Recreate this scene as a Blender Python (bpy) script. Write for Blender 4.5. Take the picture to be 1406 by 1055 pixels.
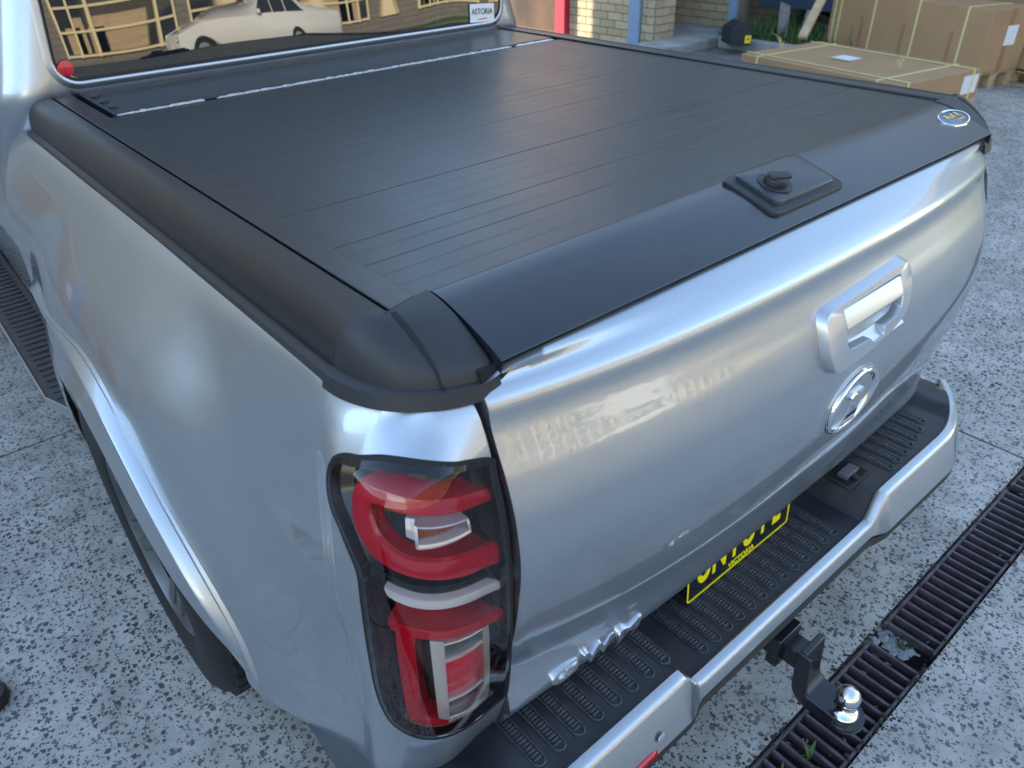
import bpy, bmesh, math, random
from mathutils import Vector, Matrix
random.seed(7)
SC = bpy.context.scene
for o in list(bpy.data.objects): bpy.data.objects.remove(o)
# ------------------------------------------------------------ camera
F_PX = 1034.04/1406.0
cd = bpy.data.cameras.new('camera'); cam = bpy.data.objects.new('camera', cd); SC.collection.objects.link(cam)
cd.sensor_fit='HORIZONTAL'; cd.sensor_width=36.0; cd.lens=36.0*F_PX; cd.clip_start=.02; cd.clip_end=400
_yaw,_pit,_rol = 0.69559231,-0.58328309,-0.02438998
fw=Vector((math.cos(_pit)*math.sin(_yaw),math.cos(_pit)*math.cos(_yaw),math.sin(_pit)))
rt=fw.cross(Vector((0,0,1))).normalized(); up=rt.cross(fw)
r2=rt*math.cos(_rol)+up*math.sin(_rol); u2=-rt*math.sin(_rol)+up*math.cos(_rol)
M=Matrix((r2,u2,-fw)).transposed().to_4x4(); M.translation=Vector((-1.13197249,-0.58434219,1.61640119))
cam.matrix_world=M; SC.camera=cam
cd.dof.use_dof=True; cd.dof.focus_distance=1.35; cd.dof.aperture_fstop=6.5
# ------------------------------------------------------------ light
SUN_EL, SUN_AZ = math.radians(22), math.radians(-28)     # azimuth from +Y towards +X
w=bpy.data.worlds.new('World'); SC.world=w; w.use_nodes=True
nt=w.node_tree; sky=nt.nodes.new('ShaderNodeTexSky'); sky.sky_type='NISHITA'; sky.sun_disc=False
sky.sun_elevation=SUN_EL; sky.sun_rotation=SUN_AZ; sky.air_density=1.0; sky.dust_density=0.05; sky.ozone_density=1.0
bg=nt.nodes['Background']; bg.inputs['Strength'].default_value=.15
nt.links.new(sky.outputs[0],bg.inputs[0])
sl=bpy.data.lights.new('sun','SUN'); sl.energy=3.2; sl.angle=math.radians(.5); sl.color=(1,.93,.82)
so=bpy.data.objects.new('sun',sl); SC.collection.objects.link(so)
sdir=Vector((math.sin(SUN_AZ)*math.cos(SUN_EL),math.cos(SUN_AZ)*math.cos(SUN_EL),math.sin(SUN_EL)))
so.rotation_euler=(sdir).to_track_quat('Z','Y').to_euler(); so.location=(0,0,12)
SC.view_settings.view_transform='Standard'; SC.view_settings.look='None'
SC.view_settings.exposure=2.32; SC.view_settings.gamma=1.0
SC.view_settings.use_white_balance=True; SC.view_settings.white_balance_temperature=7250; SC.view_settings.white_balance_tint=10
import math
def lerp_tab(tab,v):
    # smooth (monotone cubic-ish) table lookup, tab sorted ascending in key
    if v<=tab[0][0]: return tab[0][1]
    if v>=tab[-1][0]: return tab[-1][1]
    for i in range(len(tab)-1):
        a,b=tab[i],tab[i+1]
        if a[0]<=v<=b[0]:
            t=(v-a[0])/(b[0]-a[0]); h=b[0]-a[0]
            d=(b[1]-a[1])/h
            dl=(a[1]-tab[i-1][1])/(a[0]-tab[i-1][0]) if i>0 else d
            dr=(tab[i+2][1]-b[1])/(tab[i+2][0]-b[0]) if i+2<len(tab) else d
            m0=0 if dl*d<=0 else 2*dl*d/(dl+d)
            m1=0 if dr*d<=0 else 2*dr*d/(dr+d)
            t2=t*t;t3=t2*t
            return (2*t3-3*t2+1)*a[1]+(t3-2*t2+t)*h*m0+(-2*t3+3*t2)*b[1]+(t3-t2)*h*m1
def sm(t):
    t=max(0.0,min(1.0,t)); return t*t*(3-2*t)
# ---- bed side wall: plan path + inset profile
XN=.868; RC=.12; YR=-.056; ARC=RC*math.pi/2
SIDE_T=[(.36,.06),(.38,.03),(.40,.003),(.42,-.012),(.45,-.016),(.50,-.008),(.56,.002),(.62,.006),(.72,.004),(.82,.000),(.88,.001),(.93,.007),(1.0,.020),(1.05,.032),(1.085,.042),(1.108,.050),(1.119,.055),(1.126,.061),(1.130,.070),(1.1325,.10)]
# the same wall farther forward: distance from XN measured along the cab joint of the bed
FRONT_T=[(.36,.02),(.38,-.02),(.40,-.040),(.45,-.050),(.60,-.054),(.70,-.050),(.80,-.046),(.88,-.0425),(.93,-.036),(.98,-.022),(1.04,.004),(1.08,.024),(1.105,.038),(1.117,.047),(1.124,.055),(1.129,.065),(1.1325,.10)]
REAR_T=[(.36,.11),(.42,.085),(.454,.065),(.50,.045),(.54,.032),(.60,.018),(.70,.007),(.80,.001),(.86,.000),(.93,.004),(.97,.009),(1.02,.022),(1.065,.032),(1.10,.046),(1.118,.062),(1.13,.080),(1.135,.10)]
def plan(u):
    if u<=0: return (-XN,YR+RC-u),(-1.0,0.0)
    if u<ARC:
        a=u/RC; return (-XN+RC-RC*math.cos(a),YR+RC-RC*math.sin(a)),(-math.cos(a),-math.sin(a))
    return (-XN+RC+(u-ARC),YR),(0.0,-1.0)
def lampedge(z): # u of the forward edge of the lamp
    return lerp_tab([(.45,.03),(.52,.02),(.60,-.005),(.75,.0),(.85,.005),(.95,-.005),(1.02,-.02)],z)
def S(u,z,off=0.0):
    (x,y),(nx,ny)=plan(u)
    w=sm((u+.02)/(ARC))
    b=lerp_tab(SIDE_T,z)*(1-w)+lerp_tab(REAR_T,z)*w
    # raised surround of the lamp
    k=sm((u-(lampedge(z)-.075))/.065)*sm((1.075-z)/.05)*sm((z-.40)/.1)*(1-sm((u-.10)/.12))
    b-=.013*k
    if -.09<u<ARC+.06: b+=.039*math.sin(math.pi*(u+.09)/(ARC+.15))**1.3*sm((z-1.052)/.060)
    f=sm((-.02-u)/.50)
    if f>0: b=b*(1-f)+lerp_tab(FRONT_T,z)*f
    if u<.02:
        yy=YR+RC-u; r=math.hypot((yy-.78)*(.75 if yy>.78 else 1.15),z-.385)
        b-=.064*(1-sm((r-.46)/.34))*(1-sm((u+.12)/.14))
    d=off-b
    return (x+nx*d,y+ny*d,z)
# ---- tailgate
TG=[(.452,.016),(.458,.004),(.470,-.008),(.492,-.024),(.508,-.031),(.516,-.046),(.530,-.056),(.60,-.078),(.636,-.088),(.70,-.106),(.80,-.124),(.88,-.131),(.95,-.124),(1.01,-.108),(1.05,-.092),(1.085,-.080),(1.103,-.0775),(1.113,-.073),(1.120,-.066),(1.128,-.056),(1.139,-.035),(1.149,-.010),(1.1545,.01),(1.1555,.05)]
def T(x,z,off=0.0):
    y=lerp_tab(TG,z)
    q=abs(x-.02)/.71
    k=sm((z-.45)/.20)
    y+=.063*k*q**2.6 * (1-.0*sm((z-1.13)/.02))
    if z>1.13: y-= .063*k*q**2.6*sm((z-1.128)/.02)*.75
    return (x,y-off,z)
# ------------------------------------------------------------ materials
def nodes(name):
    m=bpy.data.materials.new(name); m.use_nodes=True; n=m.node_tree; return m,n,n.nodes['Principled BSDF']
def mat(name,col,rough=.5,metal=0.0,coat=0.0,coatr=.03,spec=.5,noise=0.0,nscale=40,bump=0.0,bscale=200,emit=None,rvar=0.0):
    m,n,b=nodes(name); L=n.links
    b.inputs['Base Color'].default_value=(*col,1); b.inputs['Roughness'].default_value=rough; b.inputs['Metallic'].default_value=metal
    b.inputs['Coat Weight'].default_value=coat; b.inputs['Coat Roughness'].default_value=coatr; b.inputs['Specular IOR Level'].default_value=spec
    tc=n.nodes.new('ShaderNodeTexCoord')
    if noise>0:
        t=n.nodes.new('ShaderNodeTexNoise'); t.inputs['Scale'].default_value=nscale; t.inputs['Detail'].default_value=6; L.new(tc.outputs['Object'],t.inputs['Vector'])
        mr=n.nodes.new('ShaderNodeMapRange'); mr.inputs['From Min'].default_value=.3; mr.inputs['From Max'].default_value=.7
        mr.inputs['To Min'].default_value=1-noise; mr.inputs['To Max'].default_value=1+noise; L.new(t.outputs['Fac'],mr.inputs['Value'])
        mx=n.nodes.new('ShaderNodeMix'); mx.data_type='RGBA'; mx.blend_type='MULTIPLY'; mx.inputs['Factor'].default_value=1
        mx.inputs['A'].default_value=(*col,1); L.new(mr.outputs['Result'],mx.inputs['B']); L.new(mx.outputs['Result'],b.inputs['Base Color'])
        if rvar>0:
            m2=n.nodes.new('ShaderNodeMapRange'); m2.inputs['From Min'].default_value=.3; m2.inputs['From Max'].default_value=.7
            m2.inputs['To Min'].default_value=max(.02,rough-rvar); m2.inputs['To Max'].default_value=rough+rvar
            L.new(t.outputs['Fac'],m2.inputs['Value']); L.new(m2.outputs['Result'],b.inputs['Roughness'])
    if bump>0:
        t=n.nodes.new('ShaderNodeTexNoise'); t.inputs['Scale'].default_value=bscale; t.inputs['Detail'].default_value=3; L.new(tc.outputs['Object'],t.inputs['Vector'])
        bp=n.nodes.new('ShaderNodeBump'); bp.inputs['Strength'].default_value=bump; bp.inputs['Distance'].default_value=.002
        L.new(t.outputs['Fac'],bp.inputs['Height']); L.new(bp.outputs['Normal'],b.inputs['Normal'])
    return m
def clear_mat(name,tint=(1,1,1),ior=1.5,refl=1.0,rough=.0):
    m=bpy.data.materials.new(name); m.use_nodes=True; n=m.node_tree; n.nodes.clear(); L=n.links
    o=n.nodes.new('ShaderNodeOutputMaterial'); mx=n.nodes.new('ShaderNodeMixShader'); t=n.nodes.new('ShaderNodeBsdfTransparent'); g=n.nodes.new('ShaderNodeBsdfGlossy')
    f=n.nodes.new('ShaderNodeFresnel'); f.inputs['IOR'].default_value=ior; t.inputs['Color'].default_value=(*tint,1); g.inputs['Roughness'].default_value=rough
    mu=n.nodes.new('ShaderNodeMath'); mu.operation='MULTIPLY'; mu.inputs[1].default_value=refl; mu.use_clamp=True
    L.new(f.outputs[0],mu.inputs[0]); L.new(mu.outputs[0],mx.inputs[0]); L.new(t.outputs[0],mx.inputs[1]); L.new(g.outputs[0],mx.inputs[2]); L.new(mx.outputs[0],o.inputs[0]); return m
def paint_mat():
    m,n,b=nodes('silver_paint'); L=n.links
    b.inputs['Metallic'].default_value=.95; b.inputs['Roughness'].default_value=.34
    b.inputs['Coat Weight'].default_value=1.0; b.inputs['Coat Roughness'].default_value=.015; b.inputs['Coat IOR'].default_value=1.55
    tc=n.nodes.new('ShaderNodeTexCoord')
    v=n.nodes.new('ShaderNodeTexVoronoi'); v.inputs['Scale'].default_value=2200; L.new(tc.outputs['Object'],v.inputs['Vector'])
    mr=n.nodes.new('ShaderNodeMapRange'); mr.inputs['To Min'].default_value=.86; mr.inputs['To Max'].default_value=1.12; 
    sp=n.nodes.new('ShaderNodeSeparateColor'); L.new(v.outputs['Color'],sp.inputs[0]); L.new(sp.outputs[0],mr.inputs['Value'])
    mx=n.nodes.new('ShaderNodeMix'); mx.data_type='RGBA'; mx.blend_type='MULTIPLY'; mx.inputs['Factor'].default_value=1
    mx.inputs['A'].default_value=(.46,.495,.535,1); L.new(mr.outputs['Result'],mx.inputs['B'])
    # dust: faint matt film
    d=n.nodes.new('ShaderNodeTexNoise'); d.inputs['Scale'].default_value=9; d.inputs['Detail'].default_value=8; L.new(tc.outputs['Object'],d.inputs['Vector'])
    dr=n.nodes.new('ShaderNodeMapRange'); dr.inputs['From Min'].default_value=.45; dr.inputs['From Max'].default_value=.8; dr.inputs['To Min'].default_value=.36; dr.inputs['To Max'].default_value=.40
    L.new(d.outputs['Fac'],dr.inputs['Value']); L.new(dr.outputs['Result'],b.inputs['Roughness'])
    L.new(mx.outputs['Result'],b.inputs['Base Color'])
    # orange peel in the clear coat
    o=n.nodes.new('ShaderNodeTexNoise'); o.inputs['Scale'].default_value=160; o.inputs['Detail'].default_value=1; L.new(tc.outputs['Object'],o.inputs['Vector'])
    bp=n.nodes.new('ShaderNodeBump'); bp.inputs['Strength'].default_value=.03; bp.inputs['Distance'].default_value=.001
    L.new(o.outputs['Fac'],bp.inputs['Height']); L.new(bp.outputs['Normal'],b.inputs['Coat Normal'])
    return m
def concrete_mat():
    m,n,b=nodes('speckled_concrete'); L=n.links; N=n.nodes.new
    tc=N('ShaderNodeTexCoord')
    dn=N('ShaderNodeTexNoise'); dn.inputs['Scale'].default_value=130; dn.inputs['Detail'].default_value=3; L.new(tc.outputs['Object'],dn.inputs['Vector'])
    sb=N('ShaderNodeVectorMath'); sb.operation='SUBTRACT'; L.new(dn.outputs['Color'],sb.inputs[0]); sb.inputs[1].default_value=(.5,.5,.5)
    sc=N('ShaderNodeVectorMath'); sc.operation='SCALE'; L.new(sb.outputs[0],sc.inputs[0]); sc.inputs['Scale'].default_value=.014
    ad=N('ShaderNodeVectorMath'); L.new(tc.outputs['Object'],ad.inputs[0]); L.new(sc.outputs[0],ad.inputs[1])
    def flecks(scale,lo,hi):
        v=N('ShaderNodeTexVoronoi'); v.inputs['Scale'].default_value=scale; v.distance='EUCLIDEAN'; v.inputs['Randomness'].default_value=1; L.new(ad.outputs[0],v.inputs['Vector'])
        s=N('ShaderNodeSeparateColor'); L.new(v.outputs['Color'],s.inputs[0])
        r=N('ShaderNodeMapRange'); r.inputs['To Min'].default_value=lo; r.inputs['To Max'].default_value=hi; L.new(s.outputs[0],r.inputs['Value'])
        k=N('ShaderNodeMath'); k.operation='SUBTRACT'; L.new(r.outputs['Result'],k.inputs[0]); L.new(v.outputs['Distance'],k.inputs[1])
        q=N('ShaderNodeMath'); q.operation='MULTIPLY'; q.inputs[1].default_value=22; q.use_clamp=True; L.new(k.outputs[0],q.inputs[0])
        return q,s
    a,sa=flecks(72,-.06,.56); c,scn=flecks(128,-.04,.55)
    mxm=N('ShaderNodeMath'); mxm.operation='MAXIMUM'; L.new(a.outputs[0],mxm.inputs[0]); L.new(c.outputs[0],mxm.inputs[1])
    # areas where the paste hides the stones
    cov=N('ShaderNodeTexNoise'); cov.inputs['Scale'].default_value=1.3; cov.inputs['Detail'].default_value=5; L.new(tc.outputs['Object'],cov.inputs['Vector'])
    cr=N('ShaderNodeMapRange'); cr.inputs['From Min'].default_value=.42; cr.inputs['From Max'].default_value=.62; cr.inputs['To Min'].default_value=1.0; cr.inputs['To Max'].default_value=.75; L.new(cov.outputs['Fac'],cr.inputs['Value'])
    mm=N('ShaderNodeMath'); mm.operation='MULTIPLY'; L.new(mxm.outputs[0],mm.inputs[0]); L.new(cr.outputs['Result'],mm.inputs[1])
    g=N('ShaderNodeTexNoise'); g.inputs['Scale'].default_value=9; g.inputs['Detail'].default_value=10; g.inputs['Roughness'].default_value=.7; L.new(tc.outputs['Object'],g.inputs['Vector'])
    ramp=N('ShaderNodeValToRGB'); ramp.color_ramp.elements[0].position=.3; ramp.color_ramp.elements[0].color=(.28,.272,.255,1); ramp.color_ramp.elements[1].position=.72; ramp.color_ramp.elements[1].color=(.54,.52,.485,1)
    L.new(g.outputs['Fac'],ramp.inputs[0])
    r2=N('ShaderNodeValToRGB'); r2.color_ramp.elements[0].color=(.016,.018,.020,1); r2.color_ramp.elements[1].color=(.10,.095,.085,1); e_=r2.color_ramp.elements.new(.7); e_.color=(.045,.046,.048,1); L.new(sa.outputs[1],r2.inputs[0])
    mix=N('ShaderNodeMix'); mix.data_type='RGBA'; L.new(mm.outputs[0],mix.inputs['Factor']); L.new(ramp.outputs[0],mix.inputs['A']); L.new(r2.outputs[0],mix.inputs['B'])
    # stains: broad damp/oily patches and small spots
    s1=N('ShaderNodeTexNoise'); s1.inputs['Scale'].default_value=2.7; s1.inputs['Detail'].default_value=8; s1.inputs['Roughness'].default_value=.65; L.new(tc.outputs['Object'],s1.inputs['Vector'])
    q1=N('ShaderNodeMapRange'); q1.inputs['From Min'].default_value=.38; q1.inputs['From Max'].default_value=.62; q1.inputs['To Min'].default_value=.84; q1.inputs['To Max'].default_value=1.08; L.new(s1.outputs['Fac'],q1.inputs['Value'])
    st=N('ShaderNodeMix'); st.data_type='RGBA'; st.blend_type='MULTIPLY'; st.inputs['Factor'].default_value=1; L.new(mix.outputs['Result'],st.inputs['A']); L.new(q1.outputs['Result'],st.inputs['B'])
    L.new(st.outputs['Result'],b.inputs['Base Color']); b.inputs['Roughness'].default_value=.72
    bp=N('ShaderNodeBump'); bp.inputs['Strength'].default_value=.35; bp.inputs['Distance'].default_value=.002
    fn=N('ShaderNodeTexNoise'); fn.inputs['Scale'].default_value=260; fn.inputs['Detail'].default_value=4; L.new(tc.outputs['Object'],fn.inputs['Vector']); L.new(fn.outputs['Fac'],bp.inputs['Height']); L.new(bp.outputs['Normal'],b.inputs['Normal'])
    return m
def brick_mat(name='brick_face'):
    m,n,b=nodes(name); L=n.links; N=n.nodes.new
    oi=N('ShaderNodeObjectInfo'); tc=N('ShaderNodeTexCoord'); t=N('ShaderNodeTexNoise'); t.inputs['Scale'].default_value=25; t.inputs['Detail'].default_value=6; L.new(tc.outputs['Object'],t.inputs['Vector'])
    r=N('ShaderNodeValToRGB'); r.color_ramp.elements[0].color=(.56,.44,.28,1); r.color_ramp.elements[1].color=(.70,.57,.39,1); L.new(oi.outputs['Random'],r.inputs[0])
    mx=N('ShaderNodeMix'); mx.data_type='RGBA'; mx.blend_type='MULTIPLY'; mx.inputs['Factor'].default_value=.5; L.new(r.outputs[0],mx.inputs['A']); L.new(t.outputs['Color'],mx.inputs['B']); L.new(mx.outputs['Result'],b.inputs['Base Color']); b.inputs['Roughness'].default_value=.85
    return m
def wallbrick_mat(name,c1,c2,mo,scale=1.0):
    m,n,b=nodes(name); L=n.links; N=n.nodes.new
    tc=N('ShaderNodeTexCoord'); mp=N('ShaderNodeMapping'); mp.inputs['Rotation'].default_value=(math.radians(90),0,0); 
    sx=N('ShaderNodeSeparateXYZ'); L.new(tc.outputs['Object'],sx.inputs[0]); ad=N('ShaderNodeMath'); L.new(sx.outputs[0],ad.inputs[0]); L.new(sx.outputs[1],ad.inputs[1])
    cb=N('ShaderNodeCombineXYZ'); L.new(ad.outputs[0],cb.inputs[0]); L.new(sx.outputs[2],cb.inputs[1])
    t=N('ShaderNodeTexBrick'); t.inputs['Scale'].default_value=1.0; t.inputs['Brick Width'].default_value=.24*scale; t.inputs['Row Height'].default_value=.086*scale; t.inputs['Mortar Size'].default_value=.01*scale
    t.inputs['Color1'].default_value=(*c1,1); t.inputs['Color2'].default_value=(*c2,1); t.inputs['Mortar'].default_value=(*mo,1); L.new(cb.outputs[0],t.inputs['Vector']); L.new(t.outputs['Color'],b.inputs['Base Color']); b.inputs['Roughness'].default_value=.9
    return m
PAINT=paint_mat()
COVER=mat('satin_black_aluminium',(.011,.012,.014),rough=.36,spec=.62,noise=.06,nscale=6,bump=.02,bscale=900,rvar=.03)
LIDM=mat('satin_black_lid',(.009,.012,.018),rough=.28,spec=.75,bump=.03,bscale=900)
PLAS=mat('black_plastic',(.016,.017,.019),rough=.45,bump=.3,bscale=700,noise=.15,nscale=12)
CAPM=mat('grey_black_cap_plastic',(.022,.023,.026),rough=.46,bump=.2,bscale=800,noise=.1,nscale=20)
TREADM=mat('step_pad_plastic',(.034,.037,.045),rough=.38,bump=.15,bscale=600,noise=.3,nscale=14)
RIBM=mat('worn_rib_plastic',(.075,.08,.09),rough=.42,noise=.4,nscale=60)
RUB=mat('tyre_rubber',(.009,.009,.010),rough=.65,bump=.2,bscale=300)
DARK=mat('gap_black',(.004,.004,.004),rough=.7)
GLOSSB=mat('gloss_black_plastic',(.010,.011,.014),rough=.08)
LAMPIN=mat('lamp_inner_black',(.012,.013,.016),rough=.16)
CHROME=mat('chrome',(.82,.84,.86),rough=.06,metal=1)
LETM=mat('letter_chrome',(.85,.86,.88),rough=.16,metal=.9)
LCH=mat('lamp_chrome',(.80,.81,.82),rough=.22,metal=.35,coat=1)
SATIN=mat('satin_silver',(.50,.53,.56),rough=.28,metal=.85,coat=.6)
REDM=mat('red_lens_plastic',(.62,.010,.030),rough=.12,coat=1)
REDB=mat('bright_red_lens',(.75,.015,.05),rough=.2,coat=.6)
REDD=mat('dull_red_lens',(.10,.035,.045),rough=.18,coat=.6)
AMBER=mat('amber_grille_lens',(.42,.12,.08),rough=.25)
WHITEL=mat('white_ribbed_lens',(.93,.95,.97),rough=.18,coat=.7)
GREYL=mat('grey_ribbed_lens',(.20,.23,.28),rough=.2,coat=.7)
LENS=clear_mat('clear_lens',tint=(.93,.94,.95),ior=1.5,refl=1.1)
GLASS=mat('tinted_glass',(.012,.013,.014),rough=.005,spec=1.0,coat=1.0,coatr=0)
YEL=mat('plate_yellow',(.95,.80,.01),rough=.35)
PLB=mat('plate_black',(.012,.016,.022),rough=.25)
CONC=concrete_mat()
RUST=mat('rusty_iron',(.10,.082,.095),rough=.6,metal=.3,noise=.5,nscale=30,bump=.5,bscale=150)
DIRT=mat('dark_dirt',(.030,.028,.022),rough=.95,noise=.5,nscale=30,bump=1,bscale=90)
MOSS=mat('mossy_joint',(.075,.075,.045),rough=.95,noise=.5,nscale=40,bump=1,bscale=90)
BRICK=brick_mat()
MORTAR=mat('mortar',(.24,.22,.19),rough=.95,bump=.5,bscale=120)
WALLB=wallbrick_mat('cream_brickwork',(.48,.38,.26),(.42,.33,.22),(.24,.21,.17))
FACADE=wallbrick_mat('grey_blockwork',(.21,.185,.16),(.18,.16,.135),(.13,.12,.10),2.0)
REDP=mat('red_paint',(.42,.02,.05),rough=.45,noise=.1)
BLUEP=mat('blue_grey_paint',(.22,.33,.48),rough=.45,noise=.08)
CARD=mat('cardboard',(.38,.235,.125),rough=.85,noise=.06,nscale=3)
CARDT=mat('cardboard_dark',(.30,.17,.08),rough=.6)
STRAP=mat('yellow_strap',(.68,.60,.28),rough=.5)
PAPER=mat('white_paper',(.70,.72,.76),rough=.6)
WOOD=mat('pallet_timber',(.46,.33,.20),rough=.8,noise=.2,nscale=15)
OLDW=mat('grey_old_timber',(.22,.20,.18),rough=.85,noise=.3,nscale=12)
CEM=mat('plain_cement',(.30,.31,.31),rough=.85,noise=.25,nscale=5,bump=.4,bscale=80)
CEMD=mat('dark_cement',(.14,.145,.14),rough=.8,noise=.35,nscale=4,bump=.4,bscale=60)
LEAF=mat('weed_green',(.055,.115,.030),rough=.7,noise=.4,nscale=10)
CREAM=mat('cream_window_frame',(.80,.66,.40),rough=.5)
WINDK=mat('dark_shop_glass',(.03,.035,.04),rough=.05)
CARW=mat('white_car_paint',(.75,.74,.70),rough=.25,coat=1)
BLUE=mat('blue_tarp',(.022,.045,.085),rough=.5)
BROWN=mat('brown_interior',(.07,.035,.02),rough=.8,noise=.6,nscale=2)
STICK=mat('sticker_white',(.75,.76,.78),rough=.35)
INK=mat('sticker_ink',(.04,.04,.05),rough=.5)
GOLD=mat('gold_foil',(.75,.62,.25),rough=.25,metal=.9)
ZINC=mat('zinc_plate',(.65,.63,.60),rough=.25,metal=1)
BLKM=mat('black_enamel_steel',(.012,.014,.020),rough=.25,coat=.3,bump=.1,bscale=200)
WHEELM=mat('wheel_alloy',(.16,.17,.185),rough=.3,metal=.8)
# ------------------------------------------------------------ mesh helpers
COL=SC.collection
def link(name,me,material,parent=None):
    o=bpy.data.objects.new(name,me); COL.objects.link(o)
    if material and not me.materials: me.materials.append(material)
    if parent: o.parent=parent
    return o
def tag(o,label=None,cat=None,group=None,kind=None):
    if label:o['label']=label
    if cat:o['category']=cat
    if group:o['group']=group
    if kind:o['kind']=kind
    return o
def empty(name,label,cat,loc=(0,0,0),group=None):
    o=bpy.data.objects.new(name,None); COL.objects.link(o); o.location=loc; return tag(o,label,cat,group)
def mesh(name,vs,fs,material,parent=None,smooth=False,auto=None,recalc=True):
    me=bpy.data.meshes.new(name); me.from_pydata([tuple(v) for v in vs],[],fs)
    if recalc:
        bm=bmesh.new(); bm.from_mesh(me); bmesh.ops.remove_doubles(bm,verts=bm.verts,dist=1e-6); bmesh.ops.recalc_face_normals(bm,faces=bm.faces)
        if auto is not None:
            for e in bm.edges:
                if len(e.link_faces)==2 and e.calc_face_angle(0)>auto: e.smooth=False
        bm.to_mesh(me); bm.free()
    if smooth or auto is not None:
        for p in me.polygons: p.use_smooth=True
    return link(name,me,material,parent)
def grid(nu,nv,fn,keep=None,off=0):
    vs=[fn(i,j) for i in range(nu) for j in range(nv)]
    fs=[]
    for i in range(nu-1):
        for j in range(nv-1):
            if keep is None or keep(i,j): fs.append((off+i*nv+j,off+(i+1)*nv+j,off+(i+1)*nv+j+1,off+i*nv+j+1))
    return vs,fs
def box_vf(x0,x1,y0,y1,z0,z1,off=0):
    vs=[(x0,y0,z0),(x1,y0,z0),(x1,y1,z0),(x0,y1,z0),(x0,y0,z1),(x1,y0,z1),(x1,y1,z1),(x0,y1,z1)]
    fs=[(0,3,2,1),(4,5,6,7),(0,1,5,4),(1,2,6,5),(2,3,7,6),(3,0,4,7)]
    return vs,[tuple(k+off for k in f) for f in fs]
class MB:
    def __init__(s): s.v=[];s.f=[]
    def add(s,vs,fs,mtx=None):
        o=len(s.v); s.v+= [tuple(mtx@Vector(v)) if mtx else tuple(v) for v in vs]; s.f+=[tuple(k+o for k in f) for f in fs]; return s
    def box(s,x0,x1,y0,y1,z0,z1,mtx=None): return s.add(*box_vf(x0,x1,y0,y1,z0,z1),mtx)
    def lathe(s,prof,n=32,mtx=None,cap=True):
        vs=[];fs=[]
        for r,z in prof:
            for k in range(n): a=2*math.pi*k/n; vs.append((r*math.cos(a),r*math.sin(a),z))
        m=len(prof)
        for i in range(m-1):
            for k in range(n): fs.append((i*n+k,i*n+(k+1)%n,(i+1)*n+(k+1)%n,(i+1)*n+k))
        if cap: fs.append(tuple(range(n))[::-1]); fs.append(tuple((m-1)*n+k for k in range(n)))
        return s.add(vs,fs,mtx)
    def prism(s,poly,h0,h1,mtx=None):
        n=len(poly); vs=[(x,y,h0) for x,y in poly]+[(x,y,h1) for x,y in poly]
        fs=[tuple(range(n))[::-1],tuple(range(n,2*n))]+[(i,(i+1)%n,n+(i+1)%n,n+i) for i in range(n)]
        return s.add(vs,fs,mtx)
    def build(s,name,material,parent=None,smooth=False,auto=None,bevel=0,seg=2):
        o=mesh(name,s.v,s.f,material,parent,smooth,auto)
        if bevel:
            b=o.modifiers.new('bevel','BEVEL'); b.width=bevel; b.segments=seg; b.limit_method='ANGLE'; b.angle_limit=math.radians(35)
            b.harden_normals=False
            for p in o.data.polygons: p.use_smooth=True
            o.data.set_sharp_from_angle(angle=math.radians(40)) if hasattr(o.data,'set_sharp_from_angle') else None
        return o
def boxo(name,x0,x1,y0,y1,z0,z1,material,parent=None,bevel=0,mtx=None):
    return MB().box(x0,x1,y0,y1,z0,z1,mtx).build(name,material,parent,bevel=bevel)
def resample(pts,n):
    pts=[Vector(p) for p in pts]; d=[0]
    for a,b in zip(pts,pts[1:]): d.append(d[-1]+(b-a).length)
    out=[];k=0
    for i in range(n):
        t=d[-1]*i/(n-1)
        while k<len(d)-2 and d[k+1]<t: k+=1
        q=(t-d[k])/max(1e-9,d[k+1]-d[k]); out.append(pts[k].lerp(pts[k+1],min(1,q)))
    return out
def smooth_line(pts,n,it=2,closed=False):
    # Catmull-Rom through pts then resample
    P=[Vector(p) for p in pts]; out=[]; m=len(P); rng=m if closed else m-1
    for i in range(rng):
        p0=P[(i-1)%m] if closed or i>0 else P[0]*2-P[1]; p1=P[i]; p2=P[(i+1)%m]; p3=P[(i+2)%m] if closed or i+2<m else P[-1]*2-P[-2]
        for k in range(8):
            t=k/8; out.append(.5*((2*p1)+(p2-p0)*t+(2*p0-5*p1+4*p2-p3)*t*t+(3*p1-p0-3*p2+p3)*t**3))
    out.append(P[0] if closed else P[-1])
    return resample(out,n)
def text_mesh(name,body,size,ext,material,parent,mtx,bold=0.0,sx=1.0,align='CENTER'):
    c=bpy.data.curves.new(name,'FONT'); c.body=body; c.size=size; c.extrude=ext; c.offset=bold; c.align_x=align; c.align_y='CENTER'
    t=bpy.data.objects.new('tmp_text',c); COL.objects.link(t); dg=bpy.context.evaluated_depsgraph_get()
    me=bpy.data.meshes.new_from_object(t.evaluated_get(dg)); bpy.data.objects.remove(t); me.name=name
    S_=Matrix.Diagonal((sx,1,1,1)); me.transform(mtx@S_)
    return link(name,me,material,parent)
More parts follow.
